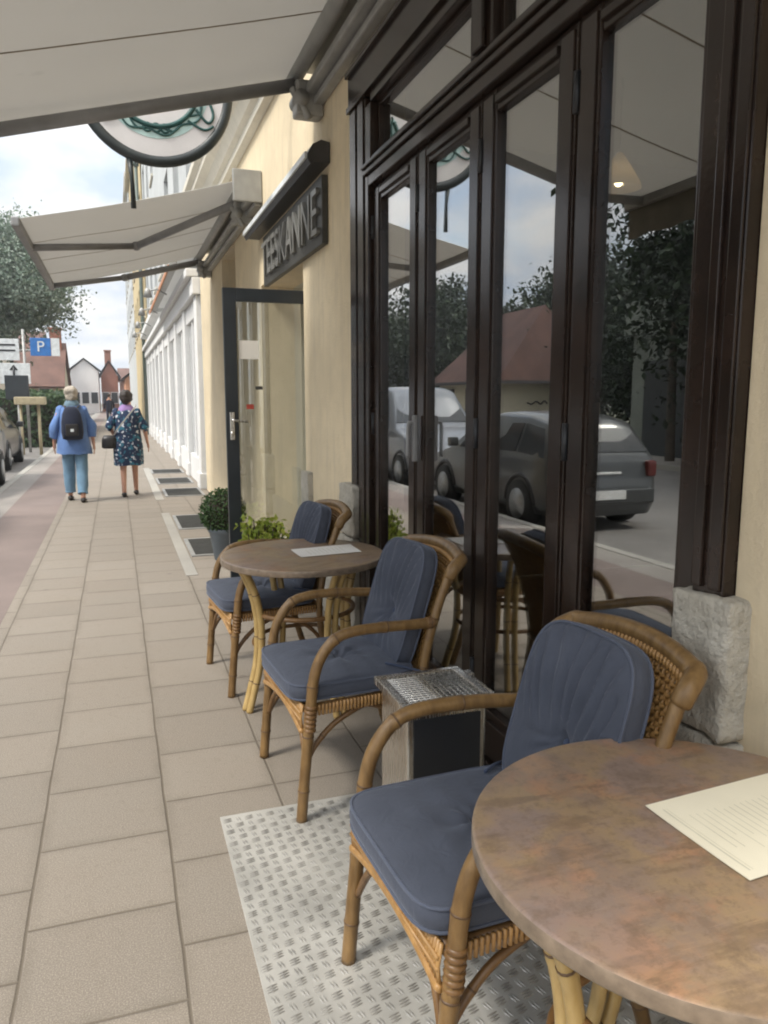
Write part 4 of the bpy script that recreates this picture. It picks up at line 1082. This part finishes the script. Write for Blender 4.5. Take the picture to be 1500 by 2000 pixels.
def gable_house(label, x0, x1, y0, y1, ze, zr, m, rm, axis='x', chim=None, cat='house', name='gabled_house', nwin=3):
    t_ = thing(name, label, cat, ((x0 + x1) / 2, (y0 + y1) / 2, -.1))
    mb = MB(); mb.box(x0, x1, y0, y1, -.12, ze)
    if axis == 'x':
        ym = (y0 + y1) / 2; mb.add([(x0, y0, ze), (x0, y1, ze), (x0, ym, zr - .05), (x1, y0, ze), (x1, y1, ze), (x1, ym, zr - .05)], [(0, 1, 2), (3, 5, 4)])
        rv = [(x0 - .2, y0 - .3, ze - .1), (x1 + .2, y0 - .3, ze - .1), (x1 + .2, ym, zr), (x0 - .2, ym, zr), (x0 - .2, y1 + .3, ze - .1), (x1 + .2, y1 + .3, ze - .1)]
        rfs = [(0, 1, 2, 3), (3, 2, 5, 4)]
    else:
        xm = (x0 + x1) / 2; mb.add([(x0, y0, ze), (x1, y0, ze), (xm, y0, zr - .05), (x0, y1, ze), (x1, y1, ze), (xm, y1, zr - .05)], [(0, 1, 2), (3, 5, 4)])
        rv = [(x0 - .3, y0 - .2, ze - .1), (x0 - .3, y1 + .2, ze - .1), (xm, y1 + .2, zr), (xm, y0 - .2, zr), (x1 + .3, y0 - .2, ze - .1), (x1 + .3, y1 + .2, ze - .1)]
        rfs = [(0, 1, 2, 3), (3, 2, 5, 4)]
    P(mb, 'wall', m, t_)
    r_ = MB(); r_.add(rv, rfs); r_.add([(p[0], p[1], p[2] + .12) for p in rv], rfs)
    ro = P(r_, 'roof', rm, t_)
    if chim:
        P(MB().box(chim[0] - .35, chim[0] + .35, chim[1] - .3, chim[1] + .3, ze, chim[2], .02).box(chim[0] - .42, chim[0] + .42, chim[1] - .37, chim[1] + .37, chim[2], chim[2] + .15, .02), 'chimney', M['brick'], ro)
    for k in range(nwin):
        xx = x0 + (x1 - x0) * (k + .5) / nwin - .4
        for z in ([.9, 3.6] if ze > 5 else [.9]):
            o = P(MB().box(xx, xx + .8, y0 - .04, y0 - .002, z, z + 1.3, .01), 'window', M['sign_white'], t_); P(MB().box(xx + .07, xx + .73, y0 - .05, y0 - .041, z + .07, z + 1.23), 'pane', M['dark_glass'], o)
    return t_
gable_house('house with big red brown roof and tall chimney behind the walking woman in blue', -8.6, -3.1, 52, 60, 2.2, 5.0, M['beige_wall'], M['roof_brown'], 'x', (-3.5, 55.5, 5.9))
gable_house('narrow white gabled house at the end of the street', -4.3, -1.6, 88, 96, 4.4, 5.6, M['white_wall'], M['roof_dark'], 'y')
gable_house('red brick house with steep roof at the end of the street', -1.4, .4, 92, 100, 3.9, 5.6, M['brick'], M['roof_red'], 'y', (-.6, 95, 6.8), nwin=2)
gable_house('pink plastered house at the end of the street', .6, 4.2, 96, 104, 3.6, 5.0, plain('pink_render', (.50, .33, .27, 1), .9), M['roof_brown'], 'x')
gable_house('orange house with dark eaves at the far right of the street', 1.0, 6.0, 79, 92, 3.4, 5.4, M['orange_wall'], M['roof_dark'], 'y', nwin=3)
gable_house('pale house behind the road signs at the left', -12.5, -5.6, 42, 50, 3.2, 5.0, M['white_wall'], M['roof_dark'], 'x')
gable_house('large white house far behind on the left side of the street', -16.0, -6.5, 80, 92, 5.2, 8.0, M['white_wall'], M['roof_red'], 'x')

# ------------------------------------------------------------------ hedge, signs, timber stand at the left
hg = thing('hedge', 'dark green clipped hedge behind the black car', 'hedge', (-3.6, 33, -.1))
rd = random.Random(31); pts = []
for i in range(5200):
    u = rd.uniform(-1.9, 1.9); v = rd.uniform(-5, 5); z = rd.uniform(.05, 1.75)
    s_ = rd.choice((0, 1, 2))
    if s_ == 0: u = rd.choice((-1.9, 1.9)) * rd.uniform(.93, 1.04)
    elif s_ == 1: v = rd.choice((-5, 5)) * rd.uniform(.97, 1.02)
    else: z = 1.7 + rd.uniform(-.08, .14)
    pts.append((u, v, z + .06 * math.sin(v * 3)))
foliage('leaves', pts, .11, M['hedge'], hg, rd); MB().box(-1.75, 1.75, -4.85, 4.85, .0, 1.6).build('twigs', M['soil'], hg)
sp = thing('road_sign_post', 'road sign post with blue parking board and white plates at the left', 'sign', (-2.35, 25.2, -.1))
MB().tube([(-.12, .03, 0), (-.12, .03, 3.6)], .04, 10).build('post', M['post'], sp)
MB().box(.06, .62, -.02, .0, 2.84, 3.36, .01).build('blue_board', M['sign_blue'], sp)
MB().box(.63, .86, -.02, .0, 2.84, 3.36, .01).build('white_board', M['sign_white'], sp)
MB().box(-.9, -.24, -.02, 0, 2.70, 3.32, .01).build('upper_plate', M['sign_white'], sp)
MB().box(-.8, .02, -.02, 0, 2.02, 2.62, .01).build('lower_plate', M['sign_white'], sp)
MB().tube([(-.9, .03, 3.0), (.86, .03, 3.0)], .025, 8).build('cross_bar', M['post'], sp)
me = text_mesh('P', .44, .004, Matrix.Translation((.34, -.026, 3.10)) @ Matrix.Rotation(PI / 2, 4, 'X')); link('lettering', me, M['sign_white'], sp)
ar = MB(); ar.tube([(-.42, -.03, 2.12), (-.42, -.03, 2.5)], .03, 6); ar.add([(-.42, -.03, 2.58), (-.54, -.03, 2.42), (-.30, -.03, 2.42)], [(0, 1, 2)]); ar.build('arrow', M['black'], sp)
lm = MB(); 
for zz in (3.12, 2.96): lm.box(-.80, -.34, -.03, -.021, zz, zz + .05)
lm.build('plate_print', M['black'], sp)
bx = thing('dark_cabinet_sign', 'dark square board on a short post under the road signs', 'sign', (-2.62, 24.4, -.1))
MB().tube([(0, .03, 0), (0, .03, 1.6)], .04, 8).build('post', M['post'], bx); MB().box(-.32, .30, -.06, .06, 1.55, 2.25, .02).build('board', M['door_grey'], bx)
wd = thing('timber_stand', 'weathered cream flat topped board on two thin posts beside the hedge', 'stand', (-2.05, 24.0, -.1))
MB().tube([(-.02, 0, 0), (-.02, 0, 1.45)], .045, 8).build('post', M['wood_post'], wd); MB().tube([(-.5, .2, 0), (-.5, .2, 1.45)], .035, 8).build('post', M['wood_post'], wd)
MB().box(-.62, .18, -.25, .3, 1.42, 1.64, .03).build('board', M['wood_post'], wd)

# ------------------------------------------------------------------ cars
def make_car(name, label, x, y, L, W, H, paint, kind, facing, rearlamps):
    """local: y 0 = end nearest the viewer, x centred"""
    root = thing(name, label, 'car', (x, y, -.122), group='cars parked along the kerb')
    w = W / 2
    if kind == 'van':
        st_ = [(0, .50, .55, .80, .84), (.06, .62, .66, .93, .86), (.25, .80, .84, .98, .86), (.75, .96, 1.0, 1.0, .84), (1.15, 1.0, 1.10, 1.0, .82), (1.75, 1.0, H - .06, 1.0, .74), (2.1, 1.02, H, 1.0, .76), (L - .9, 1.02, H, 1.0, .77), (L - .35, 1.0, H - .06, 1.0, .75), (L - .12, .98, 1.08, .98, .80), (L - .03, .62, .66, .92, .86), (L, .5, .55, .82, .84)]
        gl = (4, 5, 8, 9)
    else:
        st_ = [(0, .48, .54, .80, .82), (.04, .62, .66, .90, .84), (.07, .80, .84, .95, .80), (.11, .86, .93, .97, .80), (.36, .90, H - .10, 1.0, .70), (.85, .90, H - .02, 1.0, .71), (1.6, .90, H, 1.0, .73), (2.2, .90, H - .06, 1.0, .71), (2.85, .88, .95, 1.0, .78), (3.0, .86, .90, .99, .82), (L - .35, .76, .79, .96, .82), (L - .06, .62, .66, .90, .82), (L, .48, .52, .80, .80)]
        gl = (3, 4, 7, 8)
    rings = []
    for (yy, zb, zt, kw, kr) in st_:
        ww = w * kw; wr = w * kr
        prof = [(ww * .90, .20), (ww * .985, .32), (ww, .50), (ww * .985, max(.52, zb * .93)), (ww * .965, zb)]
        tall = zt - zb > .15
        wr2 = wr if tall else ww * .90
        prof += [(wr2 * 1.02 + .012, zt - (.07 if tall else .02)), (wr2 * .90, zt - (.018 if tall else .006)), (wr2 * .5, zt)]
        pr = prof + [(-q[0], q[1]) for q in prof[::-1]]
        rings.append([(q[0], yy, q[1]) for q in pr])
    # subdivide along the length for smoothness
    R2 = []
    for i in range(len(rings) - 1):
        for k in range(4):
            R2.append([tuple(Vector(p).lerp(Vector(q), k / 4)) for p, q in zip(rings[i], rings[i + 1])])
    R2.append(rings[-1])
    MB().loft(R2).build('body', paint, root)
    def lerp2(i, t_, a): # point a on ring between stations i,i+1
        return Vector(rings[i][a]).lerp(Vector(rings[i + 1][a]), t_)
    g0, g1, g2, g3 = gl
    def panel(nm, corners, off):
        c_ = [Vector(p) for p in corners]; nrm = (c_[1] - c_[0]).cross(c_[3] - c_[0]).normalized() * off
        if nrm.dot(sum(c_, Vector()) / 4 - Vector((0, L / 2, .7))) < 0: nrm = -nrm
        mb = MB(); mb.add([(p + nrm)[:] for p in c_] + [(p - nrm * .5)[:] for p in c_], [(0, 1, 2, 3), (0, 4, 5, 1), (1, 5, 6, 2), (2, 6, 7, 3), (3, 7, 4, 0)])
        return mb.build(nm, M['dark_glass'], root)
    def endglass(nm, i):
        a, b = rings[i], rings[i + 1]
        A = Vector(a[5]).lerp(Vector(b[5]), .12); B = Vector(a[10]).lerp(Vector(b[10]), .12); C_ = Vector(a[10]).lerp(Vector(b[10]), .88); D = Vector(a[5]).lerp(Vector(b[5]), .88)
        s_ = .90
        sc_ = lambda p, k: Vector((p.x * k, p.y, p.z))
        return panel(nm, [sc_(A, .94), sc_(B, .94), sc_(C_, .86), sc_(D, .86)], .022)
    endglass('windscreen' if facing else 'rear_window', g0)
    endglass('rear_window' if facing else 'windscreen', g2)
    n_ = len(rings[0])
    for s_ in (0, 1):
        lo = 4 if s_ == 0 else n_ - 5; hi = 5 if s_ == 0 else n_ - 6
        mid = g1 + (g2 - g1) // 2 if g2 - g1 > 1 else g1
        def rp(i, t_, v):  # along ring, v from belt to roof
            j = min(i + 1, len(rings) - 1)
            p0 = Vector(rings[i][lo]).lerp(Vector(rings[j][lo]), t_); p1 = Vector(rings[i][hi]).lerp(Vector(rings[j][hi]), t_)
            return p0.lerp(p1, v)
        if g2 - g1 > 1:
            segs = [((g1, .15), (mid, -.0 if False else .0)), ((mid, .08), (g2, 0.))]
        else: segs = [((g1, .08), (g1, .48)), ((g1, .53), (g1, .94))]
        for k, ((i0, t0), (i1, t1)) in enumerate(segs):
            a0 = rp(i0, t0, .10); a1 = rp(i1, t1, .10)
            if k == 0: a0 = rp(g0, .45, .12)
            if k == len(segs) - 1: a1 = rp(g2, .62, .12)
            panel('side_window', [a0, a1, rp(i1, t1, .88), rp(i0, t0, .88)], .012)
    for yy in (.72, L - .78):
        for sx in (-1, 1):
            wh = thing_part = MB()
            xx = sx * (w - .08)
            wh.tube([(xx - .1, yy, .30), (xx + .1, yy, .30)], .30, 28)
            wo = wh.build('wheel', M['tyre'], root)
            MB().tube([(sx * (w + .022), yy, .30), (sx * (w + .03), yy, .30)], .195, 20).build('rim', M['wheel_rim'], wo)
            ac = MB(); ac.tube([(sx * (w - .02), yy + .36 * math.cos(t_), .30 + .36 * math.sin(t_)) for t_ in np.linspace(.05, PI - .05, 18)], .04, 6); ac.build('wheel_arch', M['black'], root)
    MB().box(-w * .86, w * .86, -.035, .0, .34, .52, .02).build('bumper', paint if kind != 'van' else M['black'], root)
    MB().box(-w * .86, w * .86, L, L + .035, .34, .52, .02).build('bumper', paint, root)
    MB().box(-.26, .26, -.048, -.036, .40, .51, .004).build('number_plate', M['plate_white'], root)
    for sx in (-1, 1):
        z0 = .62 if kind == 'van' else .66
        MB().box(sx * w * .84 - .06, sx * w * .84 + .07, .0, .10, z0, z0 + (.15 if kind == 'van' else .20), .03).build('tail_light' if rearlamps else 'headlight', M['lamp_red'] if rearlamps else M['lamp_white'], root)
        MB().box(sx * w * .76 - .15, sx * w * .76 + .12, L - .12, L + .002, .58, .72, .03).build('headlight' if rearlamps else 'tail_light', M['lamp_white'] if rearlamps else M['lamp_red'], root)
        mr = MB(); my = (2.55 if kind != 'van' else 1.25) if not facing or kind != 'van' else 1.3
        mr.box(sx * (w + .02) - .02, sx * (w + .15), my, my + .10, .92, 1.06, .03) if sx > 0 else mr.box(-(w + .15), -(w + .0), my, my + .10, .92, 1.06, .03)
        mr.build('wing_mirror', paint, root)
    if kind == 'van': MB().box(-w * .55, w * .55, -.012, .03, .56, .66, .01).build('grille', M['black'], root)
    else: MB().box(-w * .30, w * .30, .03, .075, .70, .73, .01).build('tailgate_trim', M['plate_white'], root)
    return root
make_car('parked_car', 'silver hatchback seen from behind, reflected in the right glass doors', -2.80, 7.9, 3.85, 1.60, 1.45, M['car_silver'], 'hatch', False, True)
make_car('parked_car', 'pale van facing the viewer, reflected in the two left glass doors', -2.95, 12.5, 4.2, 1.75, 1.85, M['car_white'], 'van', True, False)
make_car('parked_car', 'black car parked at the left edge of the picture', -3.2, 18.6, 3.95, 1.70, 1.48, M['car_black'], 'hatch', False, True)

# ------------------------------------------------------------------ people
def skin_body(name, joints, edges, radii, m, parent, lv=2):
    me = bpy.data.meshes.new(name); me.from_pydata([Vector(p) for p in joints], edges, []); me.update()
    o = bpy.data.objects.new(name, me); COL.objects.link(o)
    sk = o.modifiers.new('skin', 'SKIN'); sk.use_smooth_shade = True; sk.branch_smoothing = .6
    for i, r in enumerate(radii):
        sv = me.skin_vertices[0].data[i]; sv.radius = (r, r) if not isinstance(r, tuple) else r; sv.use_root = (i == 0)
    ss = o.modifiers.new('sub', 'SUBSURF'); ss.levels = lv; ss.render_levels = lv
    bpy.context.view_layer.update()
    dg = bpy.context.evaluated_depsgraph_get()
    me2 = bpy.data.meshes.new_from_object(o.evaluated_get(dg))
    bpy.data.objects.remove(o); me2.polygons.foreach_set('use_smooth', [True] * len(me2.polygons))
    me2.materials.clear()
    return link(name, me2, m, parent)
def ell(cx, cy, z, rx, ry, n=24, wob=0, ph=0): return [(cx + rx * (1 + wob * math.sin(5 * 2 * PI * k / n + ph)) * math.cos(2 * PI * k / n), cy + ry * (1 + wob * math.sin(5 * 2 * PI * k / n + ph)) * math.sin(2 * PI * k / n), z) for k in range(n)]
def person_base(label, x, y, H, stride, arm_l, arm_r, rz=0):
    """walks along +y; returns root and joints"""
    root = thing('person', label, 'person', (x, y, 0), rz)
    k = H / 1.68
    J = []; E = []; Rr = []
    def j(p, r, par=None):
        J.append((p[0] * k, p[1] * k, p[2] * k)); Rr.append(tuple(q * k for q in r) if isinstance(r, tuple) else r * k)
        if par is not None: E.append((par, len(J) - 1))
        return len(J) - 1
    pel = j((0, 0, .92), (.135, .10)); sp1 = j((0, .01, 1.08), (.115, .085), pel); ch = j((0, .0, 1.28), (.125, .09), sp1)
    nb = j((0, .01, 1.41), (.055, .052), ch); nk = j((0, .02, 1.47), .05, nb)
    hd0 = j((0, .035, 1.54), (.066, .075), nk); hd1 = j((0, .03, 1.60), (.076, .09), hd0); hd2 = j((0, .025, 1.66), (.055, .065), hd1)
    nose = j((0, .125, 1.565), .012, hd0)
    out = {}
    for s, nm, arm in ((-1, 'L', arm_l), (1, 'R', arm_r)):
        shd = j((s * .165, 0, 1.36), .055, ch)
        el = j(arm[0], .040, shd); wr = j(arm[1], .028, el)
        w_ = Vector(arm[1]); dirv = (w_ - Vector(arm[0])).normalized()
        pm_ = j(w_ + dirv * .07, (.034, .016), wr)
        sd = Vector((0, 1, 0))
        for q, off in enumerate((-.026, -.009, .009, .026)):
            ln = (.055, .068, .072, .06)[q]
            a_ = j(w_ + dirv * .10 + sd * off * 1.1, .0085, pm_); b2 = j(w_ + dirv * (.10 + ln) + sd * off * 1.2 + Vector((-s * .015, 0, 0)), .007, a_)
        th = j(w_ + dirv * .055 + sd * .045, .009, pm_ if False else wr); j(w_ + dirv * .085 + sd * .055, .008, th)
        hip = j((s * .085, 0, .86), (.09, .095), pel)
        fy = stride * s
        kn = j((s * .09, fy * .45 + .03, .47), .055, hip); an = j((s * .095, fy - (.02), .09), .036, kn)
        he = j((s * .095, fy - .03, .045), .034, an); to = j((s * .10, fy + .14, .025), .026, he)
        out[nm] = dict(sh=J[shd], el=J[el], wr=J[wr], hip=J[hip], kn=J[kn], an=J[an], toe=J[to])
    skin_body('body', J, E, Rr, M['skin'], root)
    return root, k, out
def sleeve(mb, a, b, c, r0, r1, r2, frac=1.0):
    a, b, c = Vector(a), Vector(b), Vector(c); c = b.lerp(c, frac)
    a = Vector((a.x * .93, a.y, a.z - .012)); r0 *= .92
    mb.sphere(a, (r0 * 1.06, r0 * 1.06, r0 * 1.0), 12, 8)
    mb.tube(spline([a, a.lerp(b, .5), b, b.lerp(c, .5), c], 4), [r0 + (r1 - r0) * i / 8 if i < 8 else r1 + (r2 - r1) * (i - 8) / 8 for i in range(17)], 12)
def shoe(root, an, m, k):
    x, y, z = an
    mb = MB(); rings = []
    for t_, wx, h in ((-.075, .028, .05), (-.05, .038, .075), (0, .040, .075), (.06, .044, .055), (.12, .046, .045), (.165, .035, .035), (.185, .012, .02)):
        rings.append([(x + wx * k * math.cos(2 * PI * q / 12), y + t_ * k, max(.004, .004 + (h * k / 2) * (1 + math.sin(2 * PI * q / 12)))) for q in range(12)])
    mb.loft(rings); return mb.build('shoe', m, root)

# woman with the backpack
r1, k, o1 = person_base('person in a loose blue shirt and light jeans walking away with a backpack', -.60, 12.1, 1.66, -.16,
                        ((-.25, -.04, 1.10), (-.27, .05, .86)), ((.25, .03, 1.10), (.27, .02, .86)))
sh_ = MB()
sh_.loft([ell(0, 0, .70, .235, .17, 24, .05), ell(0, 0, .78, .232, .168, 24, .04), ell(0, 0, .95, .215, .155, 24, .02), ell(0, 0, 1.10, .195, .14), ell(0, 0, 1.26, .198, .135), ell(0, 0, 1.35, .185, .115), ell(0, .01, 1.40, .11, .085), ell(0, .015, 1.435, .065, .065)], False)
for s in 'LR': sleeve(sh_, o1[s]['sh'], o1[s]['el'], o1[s]['wr'], .072, .066, .060, .62)
sh_.jitter(.022, 9).build('shirt', M['shirt'], r1)
jn = MB(); jn.loft([ell(0, 0, .96, .155, .12), ell(0, 0, .88, .175, .135), ell(0, 0, .80, .172, .13)], False)
for s in 'LR':
    q = o1[s]; a, b, c = Vector(q['hip']), Vector(q['kn']), Vector(q['an'])
    jn.tube(spline([a + Vector((0, 0, .02)), a.lerp(b, .5), b, b.lerp(c, .5), b.lerp(c, .86)], 4), [.100 - .030 * i / 16 for i in range(17)], 14)
    sl = MB(); cf = b.lerp(c, .84); jn.tube([cf, b.lerp(c, .9)], .074, 14)
jn.jitter(.012, 14).build('jeans', M['jeans'], r1)
for s in 'LR': shoe(r1, (o1[s]['an'][0], o1[s]['an'][1], 0), M['shoe'], k)
hr = MB(); hr.sphere((0, .015 * k, 1.60 * k), (.092 * k, .102 * k, .098 * k), 24, 18); hr.sphere((0, -.02, 1.545 * k), (.082 * k, .07 * k, .075 * k), 14, 8)
hr.sphere((0, -.03, 1.63 * k), (.08, .07, .06), 14, 8); hr.jitter(.024, 26).build('hair', M['hair_grey'], r1)
MB().loft([ell(0, 0, 1.37, .10, .085), ell(0, 0, 1.41, .105, .09, 24, .05), ell(0, .01, 1.45, .09, .08, 24, .04), ell(0, .01, 1.475, .07, .066)], False).build('scarf', M['scarf'], r1)
bp = thing('backpack', 'dark navy backpack on the back of the woman in the blue shirt', 'backpack', (-.60, 12.1 - .205, 1.16))
rings = []
for z, wx, wy, yo in ((-.25, .09, .05, .01), (-.235, .135, .075, 0), (-.14, .15, .095, -.015), (.0, .145, .09, -.01), (.12, .125, .075, 0), (.20, .09, .055, .012), (.225, .05, .03, .02)):
    rings.append(ell(0, yo, z, wx, wy, 20))
MB().loft(rings).build('pack', M['bag'], bp)
MB().box(-.085, .085, -.125, -.09, -.19, -.02, .02).build('front_pocket', M['leather'], bp)
MB().box(-.02, .025, -.132, -.124, -.13, -.09, .003).build('badge', M['sign_white'], bp)
for s in (-1, 1): MB().tube(spline([(s * .07, .05, .20), (s * .10, .14, .235), (s * .12, .28, .2), (s * .135, .345, .05), (s * .14, .28, -.08), (s * .12, .08, -.19)], 5), .02, 8, squash=(.35, 1)).build('strap', M['leather'], bp)
# woman in the floral dress
r2, k2, o2 = person_base('person in a knee length navy floral dress with lilac scarf walking away', .155, 12.55, 1.61, .15,
                         ((-.27, -.03, 1.12), (-.20, .10, .96)), ((.26, .02, 1.10), (.30, .04, .86)))
k = k2
dr = MB()
dr.loft([ell(0, .0, .50 * k, .215, .165, 28, .05), ell(0, 0, .60 * k, .215, .165, 28, .04), ell(0, 0, .80 * k, .215, .165, 28, .02), ell(0, 0, .92 * k, .205, .155, 28), ell(0, 0, 1.10 * k, .18, .135, 28), ell(0, 0, 1.26 * k, .19, .135, 28), ell(0, 0, 1.35 * k, .18, .115, 28), ell(0, .01, 1.40 * k, .10, .08, 28)], False)
for s in 'LR': sleeve(dr, o2[s]['sh'], o2[s]['el'], o2[s]['wr'], .068, .064, .060, .12)
dr.jitter(.020, 9).build('dress', M['floral'], r2)
MB().loft([ell(0, 0, 1.33 * k, .13, .10), ell(0, 0, 1.38 * k, .125, .10, 24, .06), ell(0, .01, 1.43 * k, .10, .085, 24, .05), ell(0, .01, 1.465 * k, .07, .066)], False).build('scarf', M['lilac'], r2)
hr = MB(); hr.sphere((0, .012 * k, 1.60 * k), (.098 * k, .105 * k, .10 * k), 24, 18); hr.sphere((0, -.03 * k, 1.55 * k), (.088 * k, .07 * k, .08 * k), 14, 8); hr.jitter(.026, 24).build('hair', M['hair_dark'], r2)
for s in 'LR': shoe(r2, (o2[s]['an'][0], o2[s]['an'][1], 0), M['shoe'], k)
hb = thing('handbag', 'black handbag with pale strap at the left hip of the woman in the floral dress', 'handbag', (.155 - .26, 12.50, .84))
MB().loft([ell(0, 0, -.10, .10, .05), ell(0, 0, -.08, .125, .065), ell(0, 0, .04, .12, .06), ell(0, 0, .10, .09, .035)]).build('bag', M['leather'], hb)
MB().tube(spline([(.06, .0, .10), (.12, -.10, .20), (.22, -.165, .33), (.36, -.15, .50), (.40, -.05, .56)], 6), .014, 8, squash=(.4, 1)).build('strap', M['strap_white'], hb)
# two far pedestrians
for (x, y, H, lab, ms) in ((-.35, 47, 1.75, 'tiny far pedestrian in dark clothes between the two women', 'bag'), (.55, 52, 1.7, 'tiny far pedestrian in a blue top further down the pavement', 'jeans')):
    r3, k3, o3 = person_base(lab, x, y, H, .12, ((-.24, -.04, 1.10), (-.25, .05, .86)), ((.24, .03, 1.10), (.25, .02, .86)))
    mb = MB(); mb.loft([ell(0, 0, .80, .19, .14), ell(0, 0, 1.1, .18, .13), ell(0, 0, 1.3, .19, .13), ell(0, 0, 1.42, .09, .08)], False)
    for s in 'LR': sleeve(mb, o3[s]['sh'], o3[s]['el'], o3[s]['wr'], .07, .06, .05, .9)
    mb.build('jacket', M[ms], r3)
    mb = MB(); mb.loft([ell(0, 0, .95, .16, .12), ell(0, 0, .82, .17, .13)], False)
    for s in 'LR': mb.tube([o3[s]['hip'], o3[s]['kn'], o3[s]['an']], [.095, .075, .06], 10)
    mb.build('trousers', M['bag'], r3)
    MB().sphere((0, .01, 1.60 * k3), (.092, .1, .1)).build('hair', M['hair_dark'], r3)

# ------------------------------------------------------------------ haze
hz = MB(); hz.box(-165, 165, -85, 265, -1.2, 24)
t = NT('thin_haze'); v = t.n('ShaderNodeVolumePrincipled'); v.inputs['Color'].default_value = (.93, .96, 1, 1); v.inputs['Density'].default_value = HAZE; v.inputs['Anisotropy'].default_value = .3
t.l(v.outputs[0], t.out.inputs['Volume'])
hzo = hz.build('haze', t.m); hzo['kind'] = 'stuff'
# ------------------------------------------------------------------ camera, sun, sky
cam = bpy.data.cameras.new('camera'); co = bpy.data.objects.new('camera', cam); COL.objects.link(co)
fpx, vx, vy = 1500., 225. - 750., 1000. - 778.
yv = Vector((vx / fpx, vy / fpx, 1)).normalized()
up = Vector((0, yv.z, -yv.y)).normalized()
xv = up.cross(yv)
if xv.x < 0: xv = -xv
# rows of A are the world axes expressed in camera (right, up, forward) coordinates
right = Vector((xv.x, yv.x, up.x)); upw = Vector((xv.y, yv.y, up.y)); fwd = Vector((xv.z, yv.z, up.z))
mw = Matrix((right, upw, -fwd)).transposed().to_4x4(); mw.translation = (0, 0, 1.5)
co.matrix_world = mw
cam.sensor_fit = 'VERTICAL'; cam.sensor_height = 32; cam.lens = fpx / 2000 * 32; cam.clip_start = .05; cam.clip_end = 2000
S.camera = co

EL, AZ = R(52), R(250)   # sun from the street side, a little behind the viewer
sun = bpy.data.lights.new('sun', 'SUN'); so = bpy.data.objects.new('sun', sun); COL.objects.link(so)
sun.energy = 2.0; sun.angle = R(13); sun.color = (1, .94, .84)
sd = Vector((math.sin(AZ) * math.cos(EL), math.cos(AZ) * math.cos(EL), math.sin(EL)))
so.rotation_euler = (-sd).to_track_quat('-Z', 'Y').to_euler(); so.location = sd * 50

wo = bpy.data.worlds.new('World'); S.world = wo; wo.use_nodes = True
nt = wo.node_tree; nt.nodes.clear()
def N(typ): return nt.nodes.new(typ)
def WM(op, a, b=None):
    x = N('ShaderNodeMath'); x.operation = op
    for i, q in enumerate((a, b)):
        if q is None: continue
        if isinstance(q, (int, float)): x.inputs[i].default_value = q
        else: nt.links.new(q, x.inputs[i])
    return x.outputs[0]
sky = N('ShaderNodeTexSky'); sky.sky_type = 'NISHITA'; sky.sun_disc = False; sky.sun_elevation = EL; sky.sun_rotation = AZ; sky.air_density = 1.2; sky.dust_density = 1.5
tc = N('ShaderNodeTexCoord'); sx = N('ShaderNodeSeparateXYZ'); nt.links.new(tc.outputs['Generated'], sx.inputs[0])
zz = WM('MAXIMUM', sx.outputs[2], 0.0)
# clouds laid out on a flat layer overhead
den = WM('ADD', zz, .32)
cb = N('ShaderNodeCombineXYZ'); nt.links.new(WM('ADD', WM('DIVIDE', sx.outputs[0], den), CLX), cb.inputs[0]); nt.links.new(WM('ADD', WM('DIVIDE', sx.outputs[1], den), CLY), cb.inputs[1])
n1 = N('ShaderNodeTexNoise'); n1.inputs['Scale'].default_value = 2.0; n1.inputs['Detail'].default_value = 7; n1.inputs['Roughness'].default_value = .55; n1.inputs['Distortion'].default_value = .35; nt.links.new(cb.outputs[0], n1.inputs['Vector'])
cr = N('ShaderNodeValToRGB'); cr.color_ramp.elements[0].position = .30; cr.color_ramp.elements[1].position = .46; nt.links.new(n1.outputs['Fac'], cr.inputs[0])
n2 = N('ShaderNodeTexNoise'); n2.inputs['Scale'].default_value = 3.4; n2.inputs['Detail'].default_value = 6; nt.links.new(cb.outputs[0], n2.inputs['Vector'])
cr2 = N('ShaderNodeValToRGB'); cr2.color_ramp.elements[0].position = .36; cr2.color_ramp.elements[1].position = .56
cr2.color_ramp.elements[0].color = (.60, .70, .84, 1); cr2.color_ramp.elements[1].color = (1, .985, .96, 1); nt.links.new(n2.outputs['Fac'], cr2.inputs[0])
br = WM('MULTIPLY', WM('ADD', 1.0, WM('MULTIPLY', WM('MULTIPLY', zz, zz), 2.6)), 4.7)
vm = N('ShaderNodeVectorMath'); vm.operation = 'SCALE'; nt.links.new(cr2.outputs[0], vm.inputs[0]); nt.links.new(br, vm.inputs['Scale'])
mx = N('ShaderNodeMix'); mx.data_type = 'RGBA'; nt.links.new(cr.outputs[0], mx.inputs['Factor']); nt.links.new(sky.outputs[0], mx.inputs[6]); nt.links.new(vm.outputs[0], mx.inputs[7])
bg = N('ShaderNodeBackground'); bg.inputs[1].default_value = .12; nt.links.new(mx.outputs[2], bg.inputs[0])
ow = N('ShaderNodeOutputWorld'); nt.links.new(bg.outputs[0], ow.inputs[0])

S.view_settings.view_transform = 'Standard'; S.view_settings.look = 'None'; S.view_settings.exposure = 1.0; S.view_settings.gamma = 1; S.view_settings.use_curve_mapping = False
S.render.engine = 'CYCLES'
S.cycles.use_denoising = True
S.cycles.max_bounces = 8; S.cycles.transparent_max_bounces = 24; S.cycles.glossy_bounces = 5
S.cycles.filter_width = 2.0
